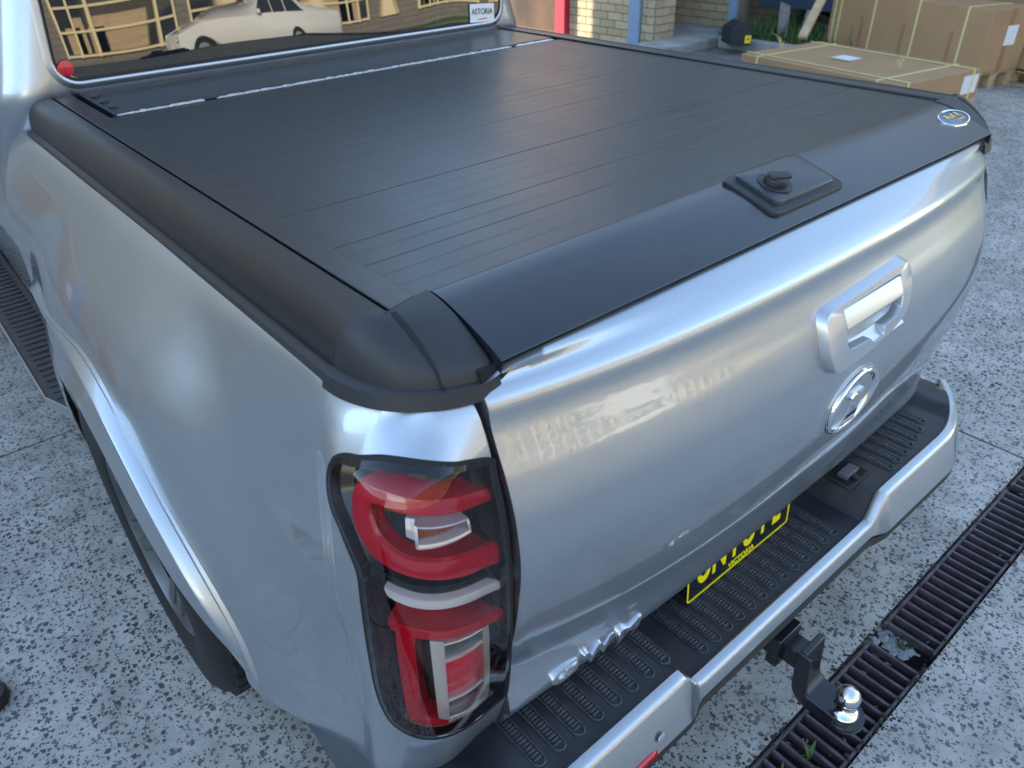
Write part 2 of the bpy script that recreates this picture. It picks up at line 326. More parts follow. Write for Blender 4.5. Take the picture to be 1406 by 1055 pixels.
# ============================================================ SETTING
DY0,DY1=-.350,-.203   # drain channel
def slab(x0,x1,y0,y1):
    o=boxo('concrete_slab',x0,x1,y0,y1,-.12,0,CONC,GROUND,bevel=0); return o
GROUND=tag(boxo('ground',-60,60,-60,60,-.30,-.121,DIRT),kind='structure')
J=.011; xs=[-60,-7.6,-4.6,-1.6,1.40,4.4,7.4,60]
for rows in ((DY1,2.145,5.25,9.0),(-30,-12.35,-9.35,-6.35,-3.35,DY0)):
    for a,b in zip(rows,rows[1:]):
        ya=a if a in(DY1,) else a+J/2; yb=b if b in (DY0,) else b-J/2
        for c,d in zip(xs,xs[1:]): slab(c+J/2,d-J/2,ya,yb)
boxo('slab_far_front',-60,60,9.01,60,-.12,-.004,CONC,GROUND); boxo('slab_far_rear',-60,60,-60,-30.01,-.12,-.004,CONC,GROUND)
# moss / dirt filling the joints, a little below the slab face
mb=MB(); 
for x in xs[1:-1]: mb.box(x-J/2+.0005,x+J/2-.0005,-30,9,-.1,-.004)
mb.build('joint_filling',MOSS,GROUND)
mb=MB()
for y in (2.145,5.25,-3.35,-6.35): mb.box(-9,9,y-J/2+.0005,y+J/2-.0005,-.1,-.005)
mb.build('joint_filling',MOSS,GROUND)
# dirt lips along the drain
def blob_strip(name,x0,x1,y,w,h,material,parent,n=260,seed=3,z=.0):
    rr=random.Random(seed); m=MB()
    for i in range(n):
        x=rr.uniform(x0,x1); yy=y+rr.gauss(0,w); s=rr.uniform(.3,1)*h
        vs=[(x+s*rr.uniform(.7,1.3)*math.cos(a),yy+s*rr.uniform(.7,1.3)*math.sin(a),z-.001) for a in (0,1.26,2.5,3.8,5.0)]+[(x,yy,z+s*rr.uniform(.2,.5))]
        m.add(vs,[(k,(k+1)%5,5) for k in range(5)])
    return m.build(name,material,parent)
# drain channel walls
boxo('drain_channel',-30,30,DY0+.0005,DY1-.0005,-.119,-.10,DIRT,GROUND)
def grate(x0,x1,label,tilt=0):
    t=empty('drain_grate',label,'drain grate',((x0+x1)/2,(DY0+DY1)/2,-.03),'iron grates of the channel drain')
    L=x1-x0; y0,y1=-.067,.067
    for s in (0,1):
        yy=(y0,y0+.008) if s==0 else (y1-.008,y1)
        boxo('side_rail',-L/2,L/2,yy[0],yy[1],-.002,.026,RUST,t,bevel=.0015)
    n=int(round((L-.03)/.0335)); 
    me=None
    for k in range(n+1):
        x=-L/2+.012+k*(L-.024)/n
        if me is None:
            o=MB().box(-.0042,.0042,y0+.0078,y1-.0078,0,.025).build('cross_bar',RUST,t,bevel=.0015); me=o.data; mods=o
        else:
            o=link('cross_bar',me,None,t); b=o.modifiers.new('bevel','BEVEL'); b.width=.0015; b.segments=1
        o.location.x=x; o.rotation_euler=(0,random.uniform(-.03,.03),random.gauss(0,.006)); o.location.z=random.uniform(-.0008,.0006)
    t.rotation_euler.z=tilt; return t
grate(.423,1.205,'rusty drain grate running to the right edge, behind the tow ball')
grate(-.47,.352,'rusty drain grate directly under the chrome tow ball',math.radians(-.4))
grate(1.24,2.05,'piece of drain grate with weeds at the right edge of the picture')
blob_strip('dirt_crumbs',-.5,1.9,DY1+.002,.006,.007,DIRT,GROUND,300,3,.0)
blob_strip('dirt_crumbs',-.5,1.9,DY0-.002,.008,.007,DIRT,GROUND,300,4,.0)
dr_=random.Random(9)
mbd=MB()
for i in range(90):
    x=dr_.uniform(-.45,1.9); y=dr_.uniform(DY0+.02,DY1-.02); s=dr_.uniform(.003,.010); a=dr_.uniform(0,3.14)
    mbd.add([(x-s*math.cos(a),y-s*math.sin(a),-.022),(x+s*math.sin(a)*.4,y-s*math.cos(a)*.4,-.018),(x+s*math.cos(a),y+s*math.sin(a),-.021),(x-s*math.sin(a)*.4,y+s*math.cos(a)*.4,-.016)],[(0,1,2,3)])
tag(mbd.build('leaf_litter',OLDW,None),'dry leaf scraps and grit caught between the drain bars','leaf litter',kind='stuff')
ru=tag(blob_strip('rubble',.335,.44,-.235,.03,.018,CEM,None,60,9,-.03),'crumbled concrete and grit in the gap between two drain grates','rubble',kind='stuff')
def weed(x,y,z,h,n,seed,label):
    rr=random.Random(seed); m=MB()
    for i in range(n):
        a=rr.uniform(0,6.28); l=h*rr.uniform(.5,1); wd=l*rr.uniform(.12,.22); bend=rr.uniform(.3,1.1); ox,oy=rr.gauss(0,h*.12),rr.gauss(0,h*.12)
        dx,dy=math.cos(a),math.sin(a); pts=[]
        for k in range(5):
            t=k/4; r=l*bend*t*t*.8; zz=l*t*(1-.35*bend*t); ww=wd*math.sin(math.pi*(.12+.88*t))*.5
            pts+= [(x+ox+dx*r-dy*ww,y+oy+dy*r+dx*ww,z+zz),(x+ox+dx*r+dy*ww,y+oy+dy*r-dx*ww,z+zz)]
        m.add(pts,[(2*k,2*k+1,2*k+3,2*k+2) for k in range(4)])
    return tag(m.build('weed',LEAF,None,smooth=True),label,'weed')
weed(.405,-.275,-.04,.045,16,1,'small green weed in the gap between two drain grates')
weed(1.225,-.27,-.03,.05,16,2,'weed growing by the drain grate at the right edge')
weed(-.045,-.275,-.03,.075,5,5,'thin grass blade rising through the drain below the tow ball')
weed(-.12,-.262,-.04,.05,12,6,'low weed inside the drain at the bottom of the picture')
weed(.16,-.235,-.03,.035,5,8,'tiny weed sprouting through the grate beside the tow ball')
# round black thing at the left edge
m=MB().lathe([(.001,0),(.045,0),(.048,.006),(.048,.022),(.043,.030),(.030,.032),(.028,.026),(.001,.026)],28)
o=m.build('rubber_cap',PLAS,None,auto=.7); o.location=(-1.405,1.085,0); tag(o,'round black rubber cap lying on the concrete at the left edge','rubber cap')

# ---------------------------------------------------- right-hand brick building
def bricks(parent,axis,fixed,a0,a1,z0,rows,face,depth=.11,course=.086,blen=.24):
    """lay bricks in running bond; axis 'y': wall plane x=fixed; face=-1/+1 outward"""
    me={}
    rr=random.Random(int(fixed*100)+rows)
    for r in range(rows):
        off=0 if r%2==0 else -blen/2
        p=a0+off
        while p<a1-.005:
            s=max(p,a0)+.005; e=min(p+blen,a1)-.005; p+=blen
            if e-s<.03: continue
            key=round(e-s,3)
            if key not in me:
                h=(e-s)/2; g=(course-.010)/2
                mm=MB(); mm.box(-.012,.012,-h,h,-g,g) if axis=='y' else mm.box(-h,h,-.012,.012,-g,g)
                o=mm.build('brick',BRICK,parent); me[key]=o.data
            else: o=link('brick',me[key],None,parent)
            jj=rr.uniform(-.0015,.0015)
            o.location=(fixed+face*(.004)+jj,(s+e)/2,z0+course*(r+.5)) if axis=='y' else ((s+e)/2,fixed+face*.004+jj,z0+course*(r+.5))
BL=empty('brick_building','cream brick building with red and blue-grey posts on the far right side','building',(0,0,0))
WX=6.26; HB=4.6
boxo('wall',WX,WX+.34,5.56,6.945,0,HB,MORTAR,BL)     # pier
bricks(BL,'y',WX,5.925,6.94,.0,14,-1); bricks(BL,'y',WX,5.565,5.75,.0,14,-1); bricks(BL,'x',5.56,WX+.005,WX+.335,.0,14,-1)
boxo('upper_brickwork',WX-.012,WX+.35,5.55,6.945,1.21,HB,WALLB,BL)
boxo('red_post',WX-.10,WX+.02,6.945,7.12,0,HB,REDP,BL,bevel=.006)
boxo('blue_grey_post',WX-.06,WX-.013,5.755,5.92,0,HB,BLUEP,BL,bevel=.004)
boxo('wall',WX+1.28,WX+1.6,5.42,8.2,0,HB,MORTAR,BL); bricks(BL,'y',WX+1.28,5.42,6.9,.10,13,-1)
boxo('upper_brickwork',WX+1.268,WX+1.61,5.41,8.2,1.22,HB,WALLB,BL)
boxo('wall',WX+.34,WX+1.3,6.9,7.1,0,HB,WALLB,BL)
boxo('pale_post',WX+1.16,WX+1.22,5.30,5.40,0,HB,BLUEP,BL,bevel=.004)
boxo('roller_opening',WX+.12,WX+.5,7.121,9.3,0,2.9,BROWN,BL); boxo('upper_brickwork',WX,WX+.5,7.121,9.3,2.9,HB,WALLB,BL); boxo('end_wall',WX+.5,WX+6,9.0,9.3,0,HB,WALLB,BL)
boxo('upper_brickwork',WX+1.3,WX+4,2.6,5.40,2.6,HB,WALLB,BL)
boxo('upper_brickwork',WX,WX+1.3,5.56,8.2,HB,HB+.3,WALLB,BL)
boxo('rear_wing',WX+2.6,WX+3.4,-3.0,8.9,0,4.6,WALLB,BL)
tag(boxo('concrete_step',5.95,7.53,5.12,5.545,0,.10,CEM,None,bevel=.006),kind='structure'); tag(boxo('concrete_step',6.62,7.53,5.56,6.89,0,.10,CEM,None),kind='structure')
tag(boxo('concrete_kerb',6.86,6.98,3.9,5.10,0,.12,CEM,None,bevel=.01),'low cement kerb running from the step to the grass','kerb')
tag(boxo('dark_patch',5.2,6.85,4.05,5.11,-.05,.004,CEMD,None),kind='structure')  # plain darker cement ground in front of the step
tag(boxo('grass_bed',6.99,9.2,3.3,5.40,0,.06,DIRT,None),kind='structure')
rr=random.Random(5); m=MB()
for i in range(2600):
    x=rr.uniform(7.0,9.0);y=rr.uniform(3.4,5.25);z=.06; h=rr.uniform(.05,.22)*(.5+rr.random()); a=rr.uniform(0,6.28);wd=.008+rr.random()*.012; lx,ly=rr.gauss(0,.05),rr.gauss(0,.05)
    m.add([(x-wd*math.cos(a),y-wd*math.sin(a),z),(x+wd*math.cos(a),y+wd*math.sin(a),z),(x+lx,y+ly,z+h)],[(0,1,2)])
tag(m.build('grass',LEAF,None,False),'overgrown green grass between the letterbox and the big carton','grass',kind='stuff')
# letterbox
lb=empty('letterbox','small dark letterbox with a yellow number label by the grass','letterbox',(6.70,4.83,0))
MB().prism([(-.10,0),(.10,0),(.10,.15),(.0,.215),(-.10,.15)],-.14,.14,Matrix.Rotation(math.radians(90),4,'X')@Matrix.Translation((0,.02,0))).build('box',mat('navy_steel',(.018,.024,.04),rough=.4),lb,bevel=.006)
boxo('number_label',.035,.092,-.1425,-.1405,.04,.11,YEL,lb)
text_mesh('number','4',.06,.001,INK,lb,Matrix.Translation((.063,-.144,.075))@Matrix.Rotation(math.radians(90),4,'X'))
lb.rotation_euler.z=math.radians(-35); lb.location=(6.72,4.76,.08); lb.scale=(1.15,1.15,1.1)
# junk timbers
def plank(a,b,w,t,material,label,name='plank',cat='plank',group=None):
    a,b=Vector(a),Vector(b); d=b-a; L=d.length; q=d.to_track_quat('Y','Z')
    o=MB().box(-w/2,w/2,0,L,-t/2,t/2).build(name,material,None,bevel=.003); o.rotation_mode='QUATERNION'; o.rotation_quaternion=q; o.location=a; return tag(o,label,cat,group)
plank((5.62,3.32,.43),(6.32,3.42,1.12),.075,.035,WOOD,'pale new timber plank leaning up beside the flat carton')
plank((7.3,4.55,.08),(8.0,5.0,.55),.12,.03,OLDW,'short grey board leaning in the grass behind the letterbox')
plank((7.35,4.35,.09),(8.3,4.75,.65),.05,.05,OLDW,'thin weathered pole leaning over the grass')
for k in range(7):
    plank((7.55+.08*k,3.55+.05*k,.10+.07*k),(8.2+.07*k,4.75-.06*k,.20+.06*k),.12,.04,OLDW,'old grey timber lying in the scrap pile behind the big carton','old_timber','timber','old timbers of the scrap pile')
tag(boxo('blue_crate',7.75,8.6,4.2,5.2,.35,.85,BLUE,None,bevel=.01),'dark blue crate at the back of the overgrown bed','crate')
# cartons on pallets
def pallet(t,L,W,z0=0.0,h=.12,ins=0):
    for k in range(3):
        y=-W/2+.05+k*(W-.10)/2; boxo('bearer',-L/2+.02,L/2-.02,y-.035,y+.035,z0+.02,z0+h-.02,WOOD,t,bevel=.003) if False else None
        for j in range(3):
            x=-L/2+.06+j*(L-.12)/2; boxo('block',x-.05,x+.05,y-.04,y+.04,z0+.018,z0+h-.03,WOOD,t,bevel=.003)
        boxo('bottom_board',-L/2,L/2,y-.045,y+.045,z0,z0+.017,WOOD,t,bevel=.002)
        boxo('stringer',-L/2,L/2,y-.045,y+.045,z0+h-.029,z0+h-.018,WOOD,t,bevel=.002)
    n=int(L/.17)
    for j in range(n):
        x=-L/2+.05+j*(L-.10)/(n-1); boxo('top_board',x-.045,x+.045,-W/2,W/2,z0+h-.017,z0+h,WOOD,t,bevel=.002)
def carton(name,label,loc,rz,L,W,z0,h,straps,strapdir='W',lbl=True,plt=True,ph=.12):
    t=empty(name,label,'carton',loc); t.rotation_euler.z=rz
    boxo('cardboard_box',-L/2,L/2,-W/2,W/2,z0,z0+h,CARD,t,bevel=.006)
    for s in straps:
        x=s*L-L/2; e=.003
        m=MB(); m.box(x-.010,x+.010,-W/2-e,W/2+e,z0+h,z0+h+e); m.box(x-.010,x+.010,-W/2-e,-W/2-.0005,z0-.001,z0+h); m.box(x-.010,x+.010,W/2+.0005,W/2+e,z0-.001,z0+h)
        m.build('strap',STRAP,t)
    return t
PT=empty('timber_pallet','timber pallet under the big upright carton','pallet',(6.89,3.05,0)); 
ang=math.atan2(3.95-2.14,7.2-6.60)
# long face from A(6.60,2.14) to B(7.2,3.95); box extends to +x side
Ld=math.hypot(.6,1.81); nx,ny=math.sin(ang),-math.cos(ang); Wd=.50
cx,cy=(6.6+7.2)/2+nx*Wd/2,(2.14+3.95)/2+ny*Wd/2
PT.location=(cx,cy,0); PT.rotation_euler.z=ang; pallet(PT,Ld*.99,Wd*1.02,0,.14)
BC=carton('large_carton','large brown carton with five yellow straps standing on a pallet',(cx,cy,0),ang,Ld,Wd,.1415,.515,(.13,.41,.69,.93,.97))
for q,mt in ((.19,CARDT),(.48,CARDT),(.76,CARDT)):
    boxo('tape_strip',-Ld/2+q*Ld-.02,-Ld/2+q*Ld+.02,Wd/2+.0005,Wd/2+.0015,.142,.45,mt,BC)
boxo('tape_strip',-Ld/2-.0015,-Ld/2-.0005,-.03,.03,.142,.655,CARDT,BC)
boxo('label',-Ld/2-.004,-Ld/2-.002,-.10,.03,.36,.52,PAPER,BC)
# flat carton corners (4.43,1.70) (5.38,1.86) (5.63,3.15) (4.70,3.25)
fa=math.atan2(3.22-1.72,4.69-4.44); FL=1.50; FW=.95; cx,cy=5.035,2.49
FP=empty('timber_pallet','timber pallet under the low flat carton','pallet',(cx,cy,0)); FP.rotation_euler.z=fa; pallet(FP,1.5,.98,.09,.13)
FC=carton('flat_carton','low flat brown carton with yellow straps and a paper label on a pallet',(cx,cy,0),fa,FL,FW,.222,.20,(.13,.88))
m=MB(); e=.003
for y in (-.37,.40): m.box(-FL/2-e,FL/2+e,y-.010,y+.010,.4225+e*1.2,.4225+e*2.4); m.box(-FL/2-e,-FL/2-.0005,y-.010,y+.010,.222,.4262)
m.build('strap',STRAP,FC)
boxo('label',.02,.20,-.11,.05,.4225,.4235,PAPER,FC); boxo('tape_strip',-.02,.16,.06,.12,.4225,.4235,GOLD,FC); boxo('label',-FL/2-.0025,-FL/2-.001,-.44,-.26,.26,.39,PAPER,FC)
def tail(x,y,z,n,seed,p):
    rr=random.Random(seed); m=MB()
    for i in range(n):
        a=rr.uniform(-.6,.6); l=rr.uniform(.10,.17); m.add([(x-.006,y,z),(x+.006,y,z),(x+.006+l*math.sin(a)*.5,y+.02,z+l*.6),(x-.006+l*math.sin(a)*.5,y+.02,z+l*.6),(x-.006+l*math.sin(a),y+.05,z+l*.75),(x+.006+l*math.sin(a),y+.05,z+l*.75)],[(0,1,2,3),(3,2,5,4)])
    m.build('strap_tail',STRAP,p)
tail(-.42,.05,.4265,3,1,FC); tail(.66,.10,.4265,5,2,FC)
RC1=carton('timber_crate','brown crate low on a pallet at the right edge, nearest the ute',(7.25,1.55,0),ang,1.0,.55,.14,.20,()); 
P3=empty('timber_pallet','timber pallet under the crate at the right edge','pallet',(7.25,1.55,0)); P3.rotation_euler.z=ang; pallet(P3,1.0,.55,0,.139)
P4=empty('timber_pallet','timber pallet behind the large carton at the top right corner','pallet',(8.75,3.0,0)); P4.rotation_euler.z=ang; pallet(P4,1.6,.9,.0,.14)
carton('stacked_carton','brown carton behind the large one at the top right corner',(8.75,3.0,0),ang,1.6,.9,.1415,.7,(.3,.7))

# ---------------------------------------------------- brick building ahead, out of view, sized to shade the yard
FB=empty('shading_warehouse','tall cream brick building ahead of the ute, unseen, sized to shade the yard','building')
boxo('wall',-13.5,4.3,9.6,10.2,0,9.0,WALLB,FB); boxo('parapet',-13.55,4.35,9.55,10.25,9.0,9.15,CEM,FB)
boxo('roller_door',-3,1.5,9.57,9.599,0,2.6,mat('grey_door',(.35,.36,.37),rough=.5),FB)
# low wall on the left of the yard
LW=tag(boxo('side_wall',-7.6,-7.3,-1.5,9.5,0,2.3,WALLB,None),'low cream brick wall on the left side of the yard','wall')
for (x,y,h,lab) in ((-2.9,3.9,.62,'brown carton with a pale blue wrap, mirrored in the flank of the ute'),(-2.35,5.3,.85,'taller brown carton behind the blue-wrapped one, ahead of the ute')):
    c_=empty('carton',lab,'carton',(x,y,0)); boxo('cardboard_box',-.32,.32,-.4,.4,.001,h,mat('peach_carton',(.55,.33,.2),rough=.8),c_,bevel=.005); boxo('blue_wrap',-.10,.10,-.404,.404,.002,h+.004,BLUEP,c_); boxo('paper_label',.12,.26,-.406,-.4045,h*.4,h*.6,PAPER,c_)
# ---------------------------------------------------- across the street (seen mirrored in the rear window)
SB=empty('shop_building','grey block building with cream gridded windows across the street','building',(0,-21,0))
boxo('wall',-26,38,-.5,0,0,9,FACADE,SB); boxo('parapet',-26.1,38.1,-.6,.1,9,9.3,CEM,SB)
for wx in (-11.0,-7.3,-3.6,.1,3.8,7.5,11.2,14.9,18.6):
    wn=boxo('window',wx,wx+2.95,.001,.02,.55,3.6,WINDK,SB)
    fr=MB()
    for k in range(5): x=wx+k*2.95/4; fr.box(x-.045,x+.045,.02,.12,.5,3.65)
    for k in range(6): z=.55+k*3.05/5; fr.box(wx-.04,wx+2.99,.021,.10,z-.03,z+.03)
    fr.build('window_frame',CREAM,wn)
    sh=MB(); rq=random.Random(int(wx*10))
    for k in range(4): x=wx+rq.uniform(.2,2.1); sh.box(x,x+rq.uniform(.3,.9),.02,.04,.6,.6+rq.uniform(.4,1.1))
    sh.build('display_board',WOOD,wn)
gr=MB(); rr=random.Random(11)
tag(boxo('verge',-30,40,-20.4,-18.6,-.0,.05,LEAF,None),kind='structure')
tag(boxo('road',-60,60,-18.2,-9.0,-.01,.004,mat('asphalt',(.06,.06,.062),rough=.9,noise=.2,nscale=20),None),kind='structure')
# white estate car: lofted body
def estate(loc,name,label,paint):
    t=empty(name,label,'car',loc)
    # side outline stations x: (x, zbottom, zbelt, zroof, halfwidth belt, halfwidth roof)
    st=[(-2.32,.45,.62,.62,.62,.55),(-2.22,.30,.80,.80,.80,.72),(-1.5,.22,.92,.92,.90,.80),(-1.0,.22,.96,.98,.91,.78),(-.25,.22,.98,1.36,.92,.62),(.2,.22,.99,1.44,.92,.62),(1.0,.22,1.0,1.45,.92,.61),(1.75,.22,1.02,1.38,.91,.60),(2.25,.30,1.02,1.05,.86,.66),(2.34,.45,.80,.80,.78,.6)]
    n=14
    def ring(s):
        x,zb,zl,zr,hb,hr=s; pts=[(-hb*.9,zb),(-hb,zb+.15),(-hb*1.02,(zb+zl)/2),(-hb,zl),(-hr,zr-.06),(-hr*.8,zr),(0,zr+.01)]
        pts=pts+[(-a,b) for a,b in pts[:-1][::-1]]+[(0,zb)]
        return [(x,a,b) for a,b in pts]
    vs=[];fs=[]
    R_=[ring(s) for s in st]; n=len(R_[0])
    for r in R_: vs+=r
    for i in range(len(R_)-1):
        for k in range(n): fs.append((i*n+k,i*n+(k+1)%n,(i+1)*n+(k+1)%n,(i+1)*n+k))
    fs.append(tuple(range(n))); fs.append(tuple((len(R_)-1)*n+k for k in range(n)))
    b=mesh('body',vs,fs,paint,t,auto=.9)
    for s in (-1,1):
        for a,bx in ((-.62,.18),(.24,1.0),(1.06,1.78)):
            z0,z1=1.02,1.34; top0=a+.30 if a<0 else a; top1=bx if bx<1.5 else bx-.25
            m=MB(); y0=.915;y1=.68
            m.add([(a,s*y0,z0),(bx,s*y0,z0+.01),(top1,s*y1,z1),(top0,s*y1,z1)],[(0,1,2,3)])
            o=m.build('side_window',WINDK,t); o.modifiers.new('thick','SOLIDIFY').thickness=.02
        for wx in (-1.42,1.38):
            wm=MB().lathe([(.16,-.11),(.30,-.115),(.335,-.08),(.335,.08),(.30,.115),(.16,.11)],28,Matrix.Translation((wx,s*.83,.335))@Matrix.Rotation(math.radians(90),4,'X')).build('wheel',RUB,t,auto=.7)
            MB().lathe([(.02,-.12),(.19,-.118),(.19,.118),(.02,.12)],20,Matrix.Translation((wx,s*.83,.335))@Matrix.Rotation(math.radians(90),4,'X')).build('rim',SATIN,wm,auto=.7)
        boxo('mirror',-.62,-.48,s*.98-.09,s*.98+.09,1.0,1.12,paint,t,bevel=.03)
    boxo('number_plate',-2.36,-2.33,-.2,.2,.5,.6,PAPER,t); boxo('headlight',-2.30,-2.20,.50,.74,.62,.74,CHROME,t,bevel=.02); boxo('headlight',-2.30,-2.20,-.74,-.50,.62,.74,CHROME,t,bevel=.02)
    return t
estate((7.6,-17.4,0),'parked_car','white estate car parked across the street, mirrored in the rear window',CARW)

# ============================================================ UTE
UTE=empty('ute','silver dual-cab ute with a black roller cover over its tray, rear corner nearest','ute',(0,0,0))
YF=1.775; WY,WZ=.855,.385
GAPX=.6905
OUTL=[(-0.0266,1.0531),(-0.0088,1.0603),(0.0352,1.0692),(0.0728,1.0719),(0.1171,1.071),(0.1607,1.0663),(0.2051,1.0559),(0.2440,1.0449),(0.2455,1.035),(0.2455,0.9741),(0.2455,0.9003),(0.2455,0.8164),(0.2455,0.7234),(0.2455,0.6500),(0.2440,0.6051),(0.230,0.590),(0.1956,0.5895),(0.1521,0.5950),(0.1275,0.5965),(0.0994,0.5980),(0.0759,0.6028),(0.0564,0.6125),(0.0406,0.6266),(0.0302,0.6629),(0.0286,0.7153),(0.0340,0.7852),(0.0375,0.849),(0.0380,0.9005),(0.0345,0.9302),(0.0230,0.9506),(0.0033,0.9728),(-0.0173,0.9872),(-0.0300,1.0050),(-0.0345,1.0323),(-0.0340,1.0461)]
OUT=[(p.x,p.y) for p in smooth_line([Vector((a,b)) for a,b in [(min(u_,.2335),z_) for u_,z_ in OUTL]],160,closed=True)][:-1]
def inside(u,z,poly=OUT):
    c=False; n=len(poly); j=n-1
    for i in range(n):
        a,b=poly[i],poly[j]
        if (a[1]>z)!=(b[1]>z) and u<(b[0]-a[0])*(z-a[1])/(b[1]-a[1])+a[0]: c=not c
        j=i
    return c
def offs(poly,d):
    n=len(poly); out=[]
    area=sum(poly[i][0]*poly[(i+1)%n][1]-poly[(i+1)%n][0]*poly[i][1] for i in range(n)); sgn=1 if area>0 else -1
    for i in range(n):
        a,b=poly[i-1],poly[(i+1)%n]; dx,dy=b[0]-a[0],b[1]-a[1]; L=math.hypot(dx,dy) or 1
        out.append((poly[i][0]+sgn*dy/L*d,poly[i][1]-sgn*dx/L*d))
    return out
UMAX=ARC+((XN-RC)-GAPX-.0120)
def bedside(sg):
    us=[]; u=-(YF-(YR+RC))
    while u<-.10: us.append(u); u+=.022
    while u<UMAX: us.append(u); u+=.0042
    us.append(UMAX)
    zs=[]; z=.36
    while z<.56: zs.append(z); z+=.008
    while z<1.09: zs.append(z); z+=.0045
    while z<1.135: zs.append(z); z+=.003
    zs.append(1.135)
    IN=offs(OUT,-.002); bb=(min(p[0] for p in OUT)-.01,max(p[0] for p in OUT)+.01)
    def P3(i,j):
        return mirb(sg,S(us[i],zs[j]))
    def keep(i,j):
        uc=(us[i]+us[i+1])/2; zc=(zs[j]+zs[j+1])/2
        if uc>bb[0] and uc<bb[1] and inside(uc,zc): return False
        if uc<-.05:
            y=YR+RC-uc
            if math.hypot(y-WY,zc-WZ)<.49: return False
            # behind the arch the panel ends at the bumper line
        if zc<.40 and uc>-.25: return False
        if uc>ARC*.2 and zc<.50-.00*uc: return False
        return True
    vs,fs=grid(len(us),len(zs),P3,keep)
    # returns: gap edge folded inward
    n0=len(vs)
    for k,(u,dz) in enumerate(((UMAX,0),(UMAX,0))):
        for z in zs:
            vs.append(mirb(sg,S(u,z,-.03 if k else 0)))
    m=len(zs); fs+=[(n0+j,n0+j+1,n0+m+j+1,n0+m+j) for j in range(m-1) if zs[j]>.505]
    o=mesh('bed_side',vs,fs,PAINT,UTE,smooth=True)
    # lift-proof: orient normals outwards
    return o
XC=.015; GR=.742
def mirror(sg,p): return (p[0] if sg<0 else 2*XC-p[0],p[1],p[2])
def mirb(sg,p): return (p[0] if sg<0 else 2*XC-p[0],p[1]+(0 if sg<0 else .048),p[2])
def ribbon(loops,closed=True):
    """loops: list of equal-length point loops -> quads"""
    n=len(loops[0]); vs=[p for l in loops for p in l]; fs=[]
    for i in range(len(loops)-1):
        for k in range(n if closed else n-1): fs.append((i*n+k,i*n+(k+1)%n,(i+1)*n+(k+1)%n,(i+1)*n+k))
    return vs,fs
def uzfill(poly,off,sg,nu=40,nz=110):
    zmin=min(p[1] for p in poly)+.0008; zmax=max(p[1] for p in poly)-.0008; rows=[]
    n=len(poly)
    for j in range(nz):
        z=zmin+(zmax-zmin)*j/(nz-1); xs_=[]
        for i in range(n):
            a,b=poly[i],poly[(i+1)%n]
            if (a[1]>z)!=(b[1]>z): xs_.append(a[0]+(b[0]-a[0])*(z-a[1])/(b[1]-a[1]))
        rows.append((z,min(xs_),max(xs_)))
    def P3(i,j):
        z,a,b=rows[j]; return mirb(sg,S(a+(b-a)*i/(nu-1),z,off))
    return grid(nu,nz,P3)
def uzbar(outer,inner,o0,o1,sg,n=60,bev=.004,smooth=True):
    """bar between two curves in (u,z), extruded from offset o0 to o1"""
    A=smooth_line([Vector((a,b)) for a,b in outer],n) if smooth else resample([Vector((a,b)) for a,b in outer],n)
    B=smooth_line([Vector((a,b)) for a,b in inner],n) if smooth else resample([Vector((a,b)) for a,b in inner],n)
    prof=[(0,o0),(0,o1-bev),(.10,o1),(.5,o1+.001),(.90,o1),(1,o1-bev),(1,o0)]
    loops=[[mirb(sg,S(A[k].x+(B[k].x-A[k].x)*t,A[k].y+(B[k].y-A[k].y)*t,o)) for k in range(n)] for t,o in prof]
    vs,fs=ribbon(loops,False); m=len(prof)
    fs.append(tuple(i*n for i in range(m))); fs.append(tuple(i*n+n-1 for i in range(m))[::-1])
    return vs,fs
def quadbox(c,o0,o1,sg,nn=6,inset=.0):
    """block over a uz quad (4 corners, ccw from top-left)"""
    TL,TR,BR,BL=c
    L=[[ (TL[0]+(TR[0]-TL[0])*i/nn,TL[1]+(TR[1]-TL[1])*i/nn) for i in range(nn+1)],[ (BL[0]+(BR[0]-BL[0])*i/nn,BL[1]+(BR[1]-BL[1])*i/nn) for i in range(nn+1)]]
    return uzbar(L[0],L[1],o0,o1,sg,nn+1,.0015,False)
